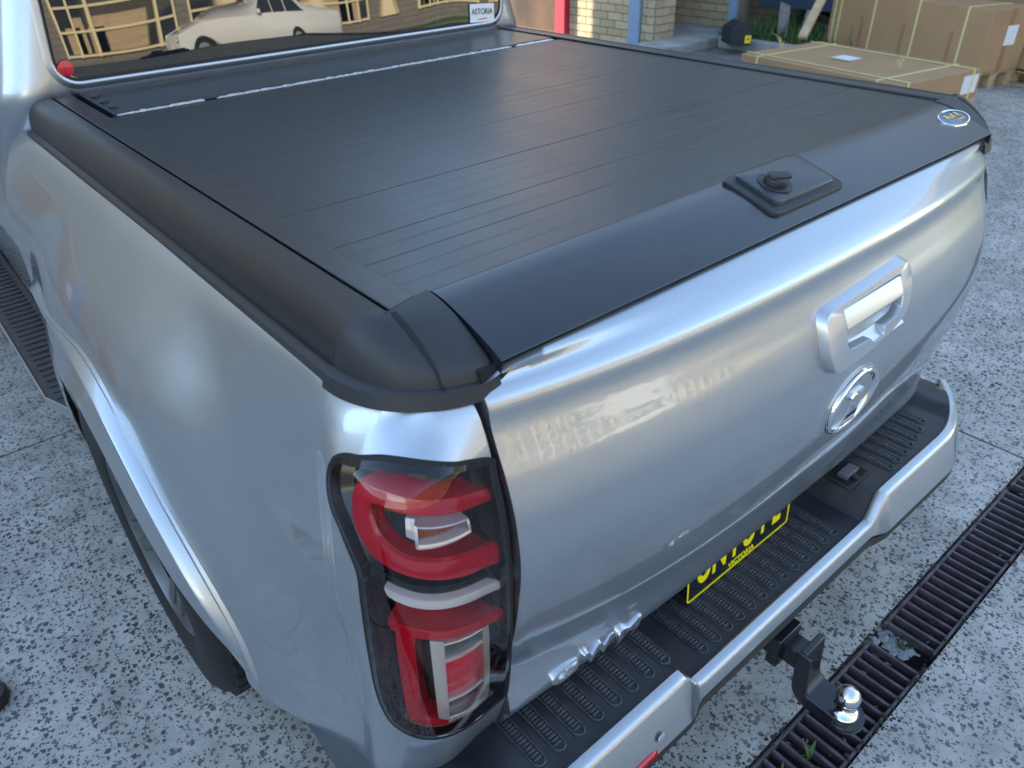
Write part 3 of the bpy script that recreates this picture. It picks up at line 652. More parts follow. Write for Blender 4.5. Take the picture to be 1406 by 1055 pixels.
def tail_lamp(sg):
    D=-.045
    back=mesh('tail_lamp',*uzfill(OUT,D,sg,30,60),LAMPIN,UTE,smooth=True)
    o1=offs(OUT,.0040); i1=offs(OUT,-.0005)
    L=lambda poly,off:[mirb(sg,S(u,z,off)) for u,z in poly]
    vs,fs=ribbon([L(o1,.0003),L(o1,.0016),L(i1,.0014),L(i1,-.004),L(i1,-.050)]); mesh('gasket',vs,fs,DARK,back,auto=.6)
    vs,fs=ribbon([L(i1,.0018),L(offs(OUT,-.007),.0022),L(offs(OUT,-.007),-.012)]); mesh('lens_rim',vs,fs,GLOSSB,back,auto=.6)
    # inner bezel shelf (dark) left part
    b1=offs(OUT,-.004); b2=offs(OUT,-.020)
    vs,fs=ribbon([L(b1,-.010),L(b2,-.024),L(b2,-.046)]); mesh('bezel',vs,fs,LAMPIN,back,auto=.6)
    ro=[(0.2388,1.002),(0.1935,1.0150),(0.1435,1.0290),(0.1025,1.038),(0.0577,1.043),(0.0136,1.0391),(0.0040,1.0159),(0.0065,0.9880),(0.0242,0.9685),(0.0461,0.9502),(0.0726,0.9368),(0.1016,0.927),(0.1296,0.9174),(0.17,0.9035),(0.2364,0.884)]
    ri=[(0.2334,0.986),(0.1882,0.9937),(0.1508,1.0034),(0.12,1.0102),(0.0929,1.0146),(0.0684,1.0206),(0.0455,1.0204),(0.0430,1.0100),(0.049,0.9995),(0.0589,0.984),(0.0749,0.9715),(0.097,0.9596),(0.1255,0.9524),(0.1877,0.9349),(0.2300,0.923)]
    vs,fs=uzbar(ro,ri,D,-.010,sg,90); mesh('red_light_bar',vs,fs,REDM,back,auto=.5)
    # blue-grey inner scoop under the chrome box
    vs,fs=uzfill([(0.0590,1.012),(0.052,1.000),(0.064,0.984),(0.080,0.9735),(0.100,0.9620),(0.126,0.9545),(0.150,.948),(0.150,1.0),(.1,1.005)],-.030,sg,20,24); mesh('inner_scoop',vs,fs,GLOSSB,back,smooth=True)
    # chrome box with amber grille
    F=[(0.1151,0.9995),(0.185,0.9830),(0.1835,0.9690),(0.1147,0.9733)]
    cb=MB(); cb.add(*quadbox([(0.1120,1.0015),(0.187,0.987),(0.187,0.984),(0.1120,0.9985)],D,-.008,sg)); cb.add(*quadbox([(0.1120,.9785),(0.187,0.9715),(0.187,0.9655),(0.1120,0.9705)],D,-.008,sg))
    cb.add(*quadbox([(0.1090,1.0015),(0.1130,1.0015),(0.1130,0.9705),(0.1090,0.9715)],D,-.008,sg,2)); cb.add(*quadbox([(0.184,.986),(0.188,.986),(0.188,0.967),(0.184,0.967)],D,-.008,sg,2))
    cbo=cb.build('chrome_box',LCH,back,auto=.5)
    g=MB()
    for k in range(22):
        u=.1145+k*.0031; zt=.9985-(u-.112)*.19; g.add(*quadbox([(u,zt),(u+.0018,zt),(u+.0018,.9775),(u,.9785)],D,-.016,sg,1))
    g.build('amber_grille',AMBER,back)
    m=MB().add(*quadbox([(.095,1.003),(.1095,1.001),(.1095,.972),(.095,.978)],D,-.020,sg,2)); m.build('chrome_side',LCH,back)
    # white U strip, with shelf above
    sh_o=[(0.052,0.9215),(0.0760,0.9140),(0.1064,0.9050),(0.1457,0.8956),(0.1924,0.8800),(0.2390,0.8620)]
    w_o=[(0.0606,0.9045),(0.085,0.8976),(0.1164,0.8885),(0.1457,0.8806),(0.1924,0.8668),(0.2350,0.8528)]
    w_i=[(0.0670,0.8905),(0.0763,0.8846),(0.0941,0.8775),(0.1205,0.8698),(0.168,0.8557),(0.2350,0.8330)]
    vs,fs=uzbar(sh_o,w_o,D,-.022,sg,40); mesh('blue_grey_shelf',vs,fs,GLOSSB,back,auto=.5)
    vs,fs=uzbar(w_o,w_i,D,-.013,sg,60); wo=mesh('white_light_strip',vs,fs,WHITEL,back,auto=.5)
    # fine ribs on white strip
    A=resample([Vector(p) for p in w_o],64);B=resample([Vector(p) for p in w_i],64); g=MB()
    for k in range(1,63):
        a,b=A[k],B[k]; g.add(*quadbox([(a.x,a.y-.002),(a.x+.0014,a.y-.002),(b.x+.0014,b.y+.002),(b.x,b.y+.002)],-.014,-.0112,sg,1))
    g.build('strip_ribs',WHITEL,back)
    # lower red: top bar + vertical + bottom
    t_o=[(0.0640,0.8574),(0.0928,0.8484),(0.1213,0.8384),(0.1657,0.8232),(0.2036,0.8098),(0.2379,0.7984)]
    t_i=[(0.0660,0.8346),(0.0959,0.8248),(0.1233,0.8164),(0.1647,0.8036),(0.2031,0.7881),(0.2391,0.7787)]
    vs,fs=uzbar(t_o,t_i,D,-.008,sg,50); mesh('red_light_bar',vs,fs,REDM,back,auto=.5)
    v_o=[(0.0660,0.8340),(0.0618,0.767),(0.0577,0.674),(0.0600,0.625),(0.0760,0.6057),(0.1074,0.6022),(0.1450,0.600),(0.195,0.5960)]
    v_i=[(0.0922,0.8255),(0.0894,0.7605),(0.0863,0.6793),(0.0870,0.6402),(0.0950,0.6257),(0.1167,0.6207),(0.1457,0.6188),(0.195,0.608)]
    vs,fs=uzbar(v_o,v_i,D,-.014,sg,60); mesh('red_light_bar',vs,fs,REDM,back,auto=.5)
    # chrome frame with three cells
    fr=MB()
    X0,X1=.1130,.2015; q=lambda c,o: fr.add(*quadbox(c,D,o,sg,3))
    q([(X0,.819),(.1300,.811),(.1275,.622),(.1110,.636)],-.007); q([(.1900,.792),(X1,.789),(.2040,.614),(.1930,.614)],-.007)
    q([(.1275,.6325),(.1945,.6235),(.2030,.612),(.1240,.619)],-.006); q([(.129,.7735),(.1900,.7685),(.1905,.7595),(.129,.7630)],-.009); q([(.129,.6775),(.1930,.6745),(.1930,.6655),(.129,.6690)],-.009); q([(.129,.806),(.190,.793),(.190,.789),(.129,.801)],-.009)
    fr.build('chrome_frame',LCH,back,auto=.5)
    def cell(nm,c,mt,o=-.022): 
        m=MB().add(*quadbox(c,D,o,sg,4)); return m.build(nm,mt,back,auto=.5)
    cell('grey_cell',[(.1292,.802),(.1900,.790),(.1900,.7680),(.1292,.7725)],GREYL); g=MB()
    for k in range(18): u=.1305+k*.0033; g.add(*quadbox([(u,.7985-(u-.13)*.19),(u+.0016,.7985-(u-.13)*.19),(u+.0016,.7705),(u,.7715)],-.019,-.0155,sg,1))
    g.build('cell_ribs',GREYL,back)
    cell('red_cell',[(.1292,.763),(.1905,.7595),(.1925,.674),(.1292,.677)],REDB,-.018); cell('dull_red_cell',[(.1292,.669),(.193,.6655),(.194,.6235),(.1280,.632)],REDD)
    # lens
    mesh('clear_lens',*uzfill(offs(OUT,-.006),.0030,sg,60,120),LENS,back,smooth=True)
def rail(sg):
    mir=lambda p:mirror(sg,p)
    # outer rail: profile inset,z swept along the straight
    prof=[(.040,1.1175),(.054,1.1172),(.0545,1.1325),(.0600,1.1355),(.0665,1.1365),(.0670,1.146),(.0690,1.160),(.0745,1.176),(.0845,1.190),(.098,1.1985),(.113,1.2030),(.127,1.2045),(.1305,1.2020),(.1310,1.185)]
    prof[0]=(.075,1.1175)
    n=len(prof); ys=[.099+(1.655-.099)*i/40 for i in range(41)]
    def P3(i,j):
        ins,z=prof[j]; ye=.150-.040*min(1,max(0,(ins-.06)/.067)); y=ye+(1.655-ye)*i/40
        return mir((-XN+ins,y,z))
    vs,fs=grid(41,n,P3); k=(40)*n
    fs.append(tuple(k+j for j in range(n))); fs.append(tuple(range(n))[::-1])
    mesh('outer_rail',vs,fs,CAPM if False else COVER,UTE,auto=.5)
    # inner rail strip and channel
    m=MB(); m.prism([(-.7335,.113),(-.6915,.1240),(-.6915,1.655),(-.7335,1.655)],1.185,1.2040)
    m.v=[mirror(sg,v) for v in m.v]
    m.build('inner_rail',COVER,UTE,bevel=.0015)
    m=MB().box(-.7395,-.6500,.10,1.66,1.10,1.184)
    m.v=[mirror(sg,v) for v in m.v]
    m.build('rail_channel',DARK,UTE)
    # ---- corner cap: grid from outer contour to inner curve
    nu,nr=56,22
    def cpl(i,ins):
        a=math.radians(90)*i/(nu-1); R_=.14-ins; return (-.6675-R_*math.cos(a),.145-R_*math.sin(a)),sm(i/(nu-1))
    sideP=[(0,1.1370),(.02,1.148),(.06,1.162),(.13,1.177),(.25,1.191),(.42,1.1995),(.62,1.2040),(1,1.2050)]
    rearP=[(0,1.1370),(.03,1.1480),(.08,1.1560),(.20,1.1655),(.40,1.1800),(.62,1.1925),(.82,1.2000),(1,1.2040)]
    def inner(i):
        t=i/(nu-1); w=sm(t*1.0)
        # walks from (-.737,.093) to (-.668,.117)
        return (-.737+.0665*w, .111+.0165*w)
    def P3(i,j):
        return capP(i,(j/(nr-1))**1.6)
    def capP(i,t):
        (px,py),w=cpl(i,.006*(1-sm(i/(nu-1)))-.002*sm(i/(nu-1))); ix,iy=inner(i)
        if i<1: py+=.005*(1-i)
        z=lerp_tab(sideP,t)*(1-w)+lerp_tab(rearP,t)*w
        return mir((px+(ix-px)*t,py+(iy-py)*t,z))
    vs,fs=grid(nu,nr,P3)
    # folded edge down into slot
    n0=len(vs)
    for j in range(nr):
        p=P3(nu-1,j); vs.append((p[0],p[1],p[2]-.02))
    fs+=[((nu-1)*nr+j,(nu-1)*nr+j+1,n0+j+1,n0+j) for j in range(nr-1)]
    cap=mesh('corner_cap',vs,fs,CAPM,UTE,smooth=True)
    # flange under the cap
    sec=[(.068,1.1385),(.0600,1.1365),(.0540,1.1335),(.0490,1.1140),(.0550,1.1110),(.080,1.1110)]
    def F3(i,j):
        ins,z=sec[j]; (px,py),w=cpl(i,ins-.0605); return mir((px+(.004 if i==nu-1 else 0),py+(.006 if i==0 else 0),z))
    vs,fs=grid(nu,len(sec),F3); k=(nu-1)*len(sec); fs.append(tuple(k+j for j in range(len(sec)))); mesh('cap_flange',vs,fs,CAPM,cap,auto=.5)
    # tapering groove in the cap that continues the rail seam (dark wedge set 0.6 mm proud)
    g=[];ng=30
    def capz(x,y):
        i,t=(nu-1)*.3,.7
        for _ in range(40):
            p=capP(i,t); ex,ey=x-p[0],y-p[1]
            pi_=capP(i+.01,t); pt=capP(i,t+.001)
            a,b_,c,d=(pi_[0]-p[0])/.01,(pt[0]-p[0])/.001,(pi_[1]-p[1])/.01,(pt[1]-p[1])/.001; D=a*d-b_*c
            if abs(D)<1e-12: break
            di=(ex*d-b_*ey)/D; dt=(a*ey-c*ex)/D; i=min(nu-1,max(0,i+max(-4,min(4,di)))); t=min(1,max(0.001,t+max(-.15,min(.15,dt))))
        return capP(i,t)[2]
    vs=[];
    for k in range(ng):
        t=k/(ng-1); y=.106-.094*t; wd=.0034*(1-.8*t**4); xc=-.7345+.002*t
        for s in (-1,1):
            x=xc+s*wd; q=mir((x,y,0)); vs.append((q[0],y,capz(q[0],y)+.0010))
    fs=[(2*k,2*k+1,2*k+3,2*k+2) for k in range(ng-1)]
    mesh('cap_groove',vs,fs,DARK,cap)
    return cap
def LIDZ(y):
    return lerp_tab([(-.006,1.160),(.010,1.168),(.045,1.1815),(.080,1.1925),(.105,1.1985),(.125,1.2005),(.14,1.2005)],y)
def roller():
    # canister end lid (tail section) is the parent
    ys=[.1255-.1315*i/22 for i in range(23)]; 
    xs_=[-.6655+1.356*i/40 for i in range(41)]
    def prof(k):
        if k<23: return (ys[k],LIDZ(ys[k]))
        return [(-.0072,1.1588),(-.0064,1.1572),(-.002,1.1568),(.012,1.1610)][k-23]
    vs,fs=grid(41,27,lambda i,j:(xs_[i],)+tuple(prof(j)))
    n0=len(vs)
    for s in (0,40):
        for j in range(27): y,z=prof(j); vs+= [(xs_[s],y,z-.022)]
    for q,s in enumerate((0,40)):
        for j in range(24): fs.append((s*27+j,s*27+j+1,n0+q*27+j+1,n0+q*27+j))
    rc=mesh('roller_cover',vs,fs,LIDM,UTE,auto=.6)
    # slats
    pitch=.0405; y=.1285; prev=None; k=0
    while y+pitch<1.352:
        if prev is None:
            p=[(0,1.1925),(0,1.19865),(.0016,1.1989),(.0389,1.1989),(.0405,1.19865),(.0405,1.1925)]
            vs=[];fs=[]
            for x in (-.6915,.6915):
                vs+=[(x if x<0 else x+2*XC,a,z) for a,z in p]
            n=len(p); fs=[(j,j+1,n+j+1,n+j) for j in range(n-1)]+[tuple(range(n)),tuple(range(n,2*n))[::-1]]
            o=mesh('slat',vs,fs,COVER,rc); prev=o.data
        else: o=link('slat',prev,None,rc)
        o.location=(0,y,random.uniform(-.00012,.00012)); o.rotation_euler=(math.radians(random.uniform(-.05,.05)),0,0); y+=pitch; k+=1
    boxo('under_cover',-.69,.69,.0,1.66,1.06,1.150,DARK,rc)
    yc=y
    # brush seal
    m=MB(); rr=random.Random(2)
    m.box(-.675,.70,yc+.002,yc+.006,1.18,1.1990)
    m.build('seal_strip',DARK,rc)
    m=MB()
    for a_,b_ in ((-.668,-.47),(-.43,.50),(.54,.69)): m.box(a_,b_,yc+.0075,yc+.0190,1.185,1.1992)
    x=-.665
    while x<.69:
        l=rr.uniform(.006,.02); 
        if not(-.47<x<-.43) and not(.50<x<.54): m.box(x,x+l,yc+.0045+rr.uniform(0,.0015),yc+.0195+rr.uniform(0,.0018),1.19,1.1995+rr.uniform(0,.0022))
        x+=l*.98
    tag(m.build('worn_seal_edge',mat('worn_silver_seal',(.75,.76,.76),rough=.4,metal=.5,noise=.5,nscale=120),rc),kind='stuff')
    # canister lid in front
    cl=boxo('canister_lid',-.672,.704,yc+.0225,1.655,1.18,1.2035,LIDM,rc,bevel=.004)
    m=MB().box(-.678,-.6725,yc+.004,1.66,1.18,1.2065); m.build('end_plate',LIDM,rc,bevel=.001)
    for q in (0,1,2):
        b=MB().lathe([(.0105,0),(.0105,.003),(.008,.0055),(.001,.006)],18).build('bolt',LIDM,rc,auto=.6); b.location=(-.655+.0*q,1.42+.075*q,1.2035)
    # lock
    lk=empty_part('cover_lock',rc)
    def lockpt(x,y): return LIDZ(max(-.006,min(.135,y)))
    def plate(x0,x1,y0,y1,h0,h1,cr,nm,mt,dome=0.0):
        # rounded rectangle following the lid
        poly=[];
        for cx,cy,a0 in ((x1-cr,y1-cr,0),(x0+cr,y1-cr,90),(x0+cr,y0+cr,180),(x1-cr,y0+cr,270)):
            for q in range(6): a=math.radians(a0+90*q/5); poly.append((cx+cr*math.cos(a),cy+cr*math.sin(a)))
        mx,my=(x0+x1)/2,(y0+y1)/2; n=len(poly); loops=[]
        for sc_,h in ((1,h0),(1,h1-.0015),(.985,h1-.0003),(.96,h1)):
            loops.append([(mx+(a-mx)*sc_,my+(b-my)*sc_,lockpt(0,b)+h) for a,b in poly])
        for sc_ in (.8,.55,.3,.1): loops.append([(mx+(a-mx)*sc_,my+(b-my)*sc_,lockpt(0,my+(b-my)*sc_)+h1+dome*(1-sc_*sc_)) for a,b in poly])
        vs,fs=ribbon(loops); fs.append(tuple((len(loops)-1)*n+k for k in range(n)))
        return mesh(nm,vs,fs,mt,lk,auto=.6)
    plate(-.084,.130,.014,.126,-.004,.0065,.016,'lock_base',PLAS); plate(-.062,.112,.026,.114,.006,.0135,.010,'lock_cover',PLAS2,.004)
    zl=LIDZ(.06); Mx=Matrix.Translation((-.020,.062,zl+.0150))@Matrix.Rotation(math.radians(16),4,'X')
    MB().lathe([(.030,-.004),(.030,.0015),(.028,.0022),(.022,.0022),(.001,.0022)],32,Mx).build('key_ring',PLAS,lk,auto=.5)
    MB().lathe([(.0195,0),(.0195,.009),(.018,.0120),(.014,.0130),(.001,.0130)],32,Mx).build('key_knob',PLAS,lk,auto=.7)
    m=MB().box(-.008,.008,-.026,.018,.009,.0170,Mx@Matrix.Rotation(math.radians(75),4,'Z')); m.build('knob_grip',PLAS,lk,bevel=.003)
    # oval badge
    bd=empty_part('oval_badge',rc)
    bx,by=.648,.060
    def oval(a,b,h0,h1,nm,mt,inner=0):
        n=48; loops=[]
        for s_,h in ((1,h0),(1,h1-.0006),(.97,h1)):
            loops.append([(bx+a*s_*math.cos(6.28318*k/n),by+b*s_*math.sin(6.28318*k/n),LIDZ(by+b*s_*math.sin(6.28318*k/n))+h) for k in range(n)])
        if inner:
            loops.append([(bx+(a-inner)*math.cos(6.28318*k/n),by+(b-inner)*math.sin(6.28318*k/n),LIDZ(by+(b-inner)*math.sin(6.28318*k/n))+h1-.0008) for k in range(n)])
            vs,fs=ribbon(loops)
        else:
            vs,fs=ribbon(loops); fs.append(tuple(2*n+k for k in range(n)))
        return mesh(nm,vs,fs,mt,bd,auto=.8)
    oval(.055,.027,-.001,.0030,'badge_rim',CHROME,.004); oval(.0515,.0235,-.001,.0016,'badge_face',mat('badge_blue_grey',(.10,.15,.24),rough=.25))
    sl_=math.atan2(LIDZ(.08)-LIDZ(.04),.04)
    text_mesh('badge_text','Roll R',.020,.0006,GOLD,bd,Matrix.Translation((bx,by+.005,LIDZ(by+.005)+.0026))@Matrix.Rotation(sl_,4,'X'),bold=.0006,sx=1.2)
    text_mesh('badge_text','COVER',.009,.0006,GOLD,bd,Matrix.Translation((bx+.008,by-.010,LIDZ(by-.010)+.0026))@Matrix.Rotation(sl_,4,'X'),bold=.0003,sx=1.3)
    return rc
PLAS2=mat('lock_cover_plastic',(.030,.034,.040),rough=.30,bump=.1,bscale=700)
def empty_part(name,parent):
    o=bpy.data.objects.new(name,None); COL.objects.link(o); o.parent=parent; return o
def tailgate():
    xs_=[-GAPX+(GR+GAPX)*i/150 for i in range(151)]; zs=[]; z=.452
    for a,_ in TG: pass
    keys=[k for k,_ in TG]; zs=[]
    for a,b in zip(keys,keys[1:]):
        n=max(2,int((b-a)/.006)) 
        zs+=[a+(b-a)*i/n for i in range(n)]
    zs.append(keys[-1])
    def P3(i,j):
        x=xs_[i]; p=T(x,zs[j]); e=min(x+GAPX,GR-x); dy=0
        if x>.60: dy+=.10*((x-.60)/.14)**2.4*.35
        if e<.003: dy+=(.003-e)**2/.006*2
        zz=p[2]-(max(0,p[2]-1.132)*.95*(1-e/.035) if e<.035 else 0)
        return (p[0],p[1]+dy,zz)
    vs,fs=grid(len(xs_),len(zs),P3)
    n0=len(vs); m=len(zs)
    for s in (0,len(xs_)-1):
        for j in range(m): p=P3(s,j); vs.append((p[0],p[1]+.035,p[2]))
    for q,s in enumerate((0,len(xs_)-1)):
        for j in range(m-1): fs.append((s*m+j,s*m+j+1,n0+q*m+j+1,n0+q*m+j))
    tg=mesh('tailgate',vs,fs,PAINT,UTE,smooth=True,auto=.9)
    HX=-.012
    # handle bezel
    outer=[(-.062,1.050),(.040,1.0545),(.160,1.0590),(.183,1.0590),(.195,1.046),(.193,1.020),(.178,.990),(.148,.970),(.060,.952),(-.040,.9475),(-.064,.950),(-.076,.968),(-.082,.990),(-.082,1.030),(-.076,1.045)]
    inner_=[(-.033,1.0440),(.040,1.0450),(.120,1.0460),(.158,1.0460),(.158,1.030),(.157,1.010),(.150,.990),(.132,.9815),(.088,.9785),(.085,.9620),(.050,.9610),(.040,.9720),(-.005,.9745),(-.026,.9760),(-.033,.985),(-.033,1.020)]
    O=[(p.x+HX,p.y) for p in smooth_line([Vector(p) for p in outer],96,closed=True)][:-1]
    I=[(p.x+HX,p.y) for p in resample([Vector(p) for p in inner_]+[Vector(inner_[0])],96)][:-1]
    # align start index
    def tp(q,off): return T(q[0],q[1],off)
    n=len(O); 
    # match inner order: both start near top-left; inner starts at (-.033,1.044) same direction
    area=lambda p:sum(p[i][0]*p[(i+1)%len(p)][1]-p[(i+1)%len(p)][0]*p[i][1] for i in range(len(p)))
    # re-sample both radially about the centre for clean quads
    C0=(.060+HX,1.010)
    def radial(poly,k):
        a=2*math.pi*k/n; dx,dy=math.cos(a),math.sin(a); best=None
        for i in range(len(poly)):
            p,q=poly[i],poly[(i+1)%len(poly)]; ex,ey=q[0]-p[0],q[1]-p[1]; den=dx*ey-dy*ex
            if abs(den)<1e-12: continue
            t=((p[0]-C0[0])*ey-(p[1]-C0[1])*ex)/den; s_=((p[0]-C0[0])*dy-(p[1]-C0[1])*dx)/den
            if t>0 and -1e-6<=s_<=1+1e-6 and (best is None or t>best): best=t
        return (C0[0]+dx*(best or .05),C0[1]+dy*(best or .05))
    n=180
    OR=[radial(O,k) for k in range(n)]; IR=[radial(I,k) for k in range(n)]
    def base(q): # foot sits wider than the face
        return (C0[0]+(q[0]-C0[0])*1.05,C0[1]+(q[1]-C0[1])*1.09)
    PL=lambda q,off:(q[0],T(C0[0],q[1],0)[1]*0+T(q[0],q[1],0)[1]-off,q[1])
    ins=lambda q,f:(C0[0]+(q[0]-C0[0])*f,C0[1]+(q[1]-C0[1])*f)
    loops=[[PL(base(q),-.001) for q in OR],[PL(ins(q,1.015),.0135) for q in OR],[PL(ins(q,1.004),.0162) for q in OR],[PL(ins(q,.985),.0175) for q in OR],[PL(q,.0175) for q in IR],[PL(ins(q,.985),.0155) for q in IR],[PL(ins(q,.98),.0) for q in IR]]
    vs,fs=ribbon(loops); hb=mesh('tailgate_handle',vs,fs,SILV,tg,auto=.45)
    # pocket back, slanted
    xs2=[HX-.034,HX+.159]
    def pk(x,z,o): return (x,T(x,z)[1]-o,z)
    m=MB(); nx_=14
    G=[[pk(xs2[0]+(xs2[1]-xs2[0])*i/nx_,z,o) for i in range(nx_+1)] for z,o in ((.960,.016),(.972,.004),(.990,-.012),(1.02,-.030),(1.047,-.030))]
    vs=[p for r in G for p in r]; fs=[(j*(nx_+1)+i,j*(nx_+1)+i+1,(j+1)*(nx_+1)+i+1,(j+1)*(nx_+1)+i) for j in range(4) for i in range(nx_)]
    pkt=mesh('handle_pocket',vs,fs,SILV,hb,smooth=True) if False else mesh('handle_pocket',vs,fs,SILV,tg,smooth=True)
    # flap
    vs=[];secs=[(1.0420,.002),(1.0415,.0145),(1.039,.0165),(1.012,.0180),(1.0085,.0165),(1.008,.002)]
    for i in range(nx_+1):
        x=HX-.0315+ .187*i/nx_
        for z,o in secs: vs.append(pk(x,z,o))
    ns=len(secs); fs=[(i*ns+j,(i+1)*ns+j,(i+1)*ns+(j+1)%ns,i*ns+(j+1)%ns) for i in range(nx_) for j in range(ns)]+[tuple(range(ns)),tuple(nx_*ns+j for j in range(ns))]
    mesh('handle_flap',vs,fs,SILV,tg,auto=.5)
    m=MB().box(.055+HX,.057+HX,-.145,-.10,.972,1.0,Matrix()); 
    kx,kz=.030,.955
    # emblem: ring with keystone
    ex,ez=.037,.838; aW,aH=.082,.066; n=72
    def sup(k,s_): a=2*math.pi*k/n; c,s=math.cos(a),math.sin(a); return (ex+aW*s_*c, ez+aH*s_*s)
    off=lambda q,o:(q[0],T(q[0],q[1])[1]-o,q[1])
    loops=[[off(sup(k,s_),o) for k in range(n)] for s_,o in ((1.0,-.002),(1.0,.005),(.96,.0085),(.89,.0085),(.80,.004),(.78,-.002))]
    vs,fs=ribbon(loops); em=mesh('emblem',vs,fs,CHROME,tg,auto=.9)
    loops=[[off(sup(k,s_),o) for k in range(n)] for s_,o in ((1.09,-.0005),(1.03,.0012),(.7,.0015),(.3,.0015))]; vs,fs=ribbon(loops); fs.append(tuple(3*n+k for k in range(n))); mesh('emblem_recess',vs,fs,PAINT,tg,smooth=True)
    key=[(-.026,-.052),(.026,-.052),(.020,-.020),(.016,.010),(.024,.020),(.017,.026),(-.017,.026),(-.024,.020),(-.016,.010),(-.020,-.020)]
    loops=[[off((ex+a*s_*1.05,ez+b*s_),o) for a,b in key] for s_,o in ((1.0,-.001),(1.0,.006),(.86,.0085))]; vs,fs=ribbon(loops); nn=len(key); fs.append(tuple(2*nn+k for k in range(nn))); mesh('emblem_core',vs,fs,CHROME,tg,auto=.4)
    # letters at lower left
    def wrap_text(ch,x0,wd,ht,zb):
        c=bpy.data.curves.new('letter','FONT'); c.body=ch; c.size=1; c.extrude=.02; c.offset=.03; t=bpy.data.objects.new('tmp',c); COL.objects.link(t)
        me=bpy.data.meshes.new_from_object(t.evaluated_get(bpy.context.evaluated_depsgraph_get())); bpy.data.objects.remove(t)
        X=[v.co.x for v in me.vertices];Y=[v.co.y for v in me.vertices]; ax,bx_=min(X),max(X); ay,by_=min(Y),max(Y)
        for v in me.vertices:
            x=x0+(v.co.x-ax)/(bx_-ax)*wd; z=zb+(v.co.y-ay)/(by_-ay)*ht; o=.0075 if v.co.z>0 else -.004
            ya=T(x0,zb)[1]; yb=T(x0,zb+ht)[1]; v.co=(x,ya+(yb-ya)*(z-zb)/ht-o,z)
        me.name='letter'; link('letter',me,LETM,tg)
    for ch,x0,wd in (('G',-.614,.058),('W',-.549,.072),('M',-.470,.056)): wrap_text(ch,x0,wd,.036,.529)
    # shut-line darkness
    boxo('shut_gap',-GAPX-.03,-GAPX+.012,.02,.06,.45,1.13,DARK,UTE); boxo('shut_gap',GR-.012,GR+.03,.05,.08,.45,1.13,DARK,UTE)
    return tg
SILV=mat('handle_silver',(.52,.54,.57),rough=.33,metal=.75,coat=.5,coatr=.1)
for sg in (-1,1):
    bedside(sg); tail_lamp(sg); rail(sg)
roller(); tailgate()
# ------------------------------------------------ bumper
def bmix(x,c,s):
    k=sm((abs(x)-.315)/.055); e=max(0,(abs(x)-.66)/.26)
    out=[]
    for (a,b),(p,q) in zip(c,s):
        y=a+(p-a)*k; z=b+(q-b)*k; y+=.105*e**2.2; out.append((y,z))
    return out
def skin(name,c,s,material,parent,xr=.925,nx=120,autoa=.6,thick=0,xfn=None):
    n=len(c)
    def P3(i,j):
        x=-xr+2*xr*i/(nx-1); y,z=bmix(x,c,s)[j]
        if xfn: y,z=xfn(x,j,y,z)
        return (x,y,z)
    vs,fs=grid(nx,n,P3); fs.append(tuple(range(n))); fs.append(tuple((nx-1)*n+j for j in range(n))[::-1])
    return mesh(name,vs,fs,material,parent,auto=autoa)
def endroll(x,j,y,z):
    e=max(0,(abs(x)-.80)/.125); return y,z+.012*sm(e)
BU=skin('bumper',[(-.113,.350),(-.1155,.3600),(-.120,.3635),(-.132,.3625),(-.1385,.3590),(-.1420,.3530),(-.1480,.328),(-.145,.322),(-.13,.318)],
        [(-.108,.412),(-.1105,.4220),(-.115,.4255),(-.128,.4245),(-.1345,.4200),(-.1390,.4130),(-.166,.332),(-.163,.322),(-.14,.316)],PAINT,UTE,xfn=endroll)
skin('lower_lip',[(-.13,.3185),(-.146,.3175),(-.151,.306),(-.146,.290),(-.10,.270),(.05,.262)],[(-.135,.3165),(-.160,.3135),(-.164,.303),(-.155,.286),(-.10,.262),(.05,.255)],PLAS,BU,xr=.80)
STEP_C=[(.17,.3500),(.03,.3500),(-.085,.3500),(-.1135,.3515),(-.1140,.33)]; STEP_S=[(.17,.4130),(.03,.4130),(-.085,.4130),(-.1085,.4145),(-.109,.39)]
def stepend(x,j,y,z):
    e=sm((abs(x)-.775)/.035); zz=z+ .022*e-.020*sm((abs(x)-.86)/.07); return (y+(.02 if j==2 else 0)*e,zz)
skin('step_pad',STEP_C,STEP_S,TREADM,BU,xr=.922,nx=160,xfn=stepend)
boxo('bumper_core',-.86,.86,.0,.16,.28,.345,DARK,BU)
# treads
def tread_mesh(L,Wd):
    m=MB(); r=Wd/2
    n=8; out=[(r*math.cos(math.radians(a)),L/2-r+r*math.sin(math.radians(a))) for a in [180*q/n for q in range(n+1)]]+[(r*math.cos(math.radians(a)),-L/2+r+r*math.sin(math.radians(a))) for a in [180+180*q/n for q in range(n+1)]]
    N=len(out); loops=[]
    for s_,z in ((1.0,-.001),(1.0,.0028),(.90,.0036),(.82,.0028),(.82,.0002)):
        loops.append([(x*s_,y if False else math.copysign(abs(y)-(1-s_)*r,y),z) for x,y in out])
    vs,fs=ribbon(loops); m.add(vs,fs)
    k=int((L-Wd*.9)/.0072)
    for q in range(k):
        y=-L/2+Wd*.45+(L-Wd*.9)*(q+.5)/k; m.box(-r*.62,r*.62,y-.0017,y+.0017,-.001,.0034)
    return m
tm1=tread_mesh(.128,.0245).build('tread',RIBM,BU,auto=.6); tm1.location=(-.36-.0435*0,-.028,.4132)
for k in range(1,8):
    o=link('tread',tm1.data,None,BU); o.location=(-.36-.0435*k,-.028+.0005*k*k*.4,.4132)
for k in range(7):
    o=link('tread',tm1.data,None,BU); o.location=(.475+.0405*k,-.034+.0012*k*k*.8,.4132); 
tm2=tread_mesh(.140,.0245).build('tread',RIBM,BU,auto=.6); tm2.location=(-.245,-.030,.3502)
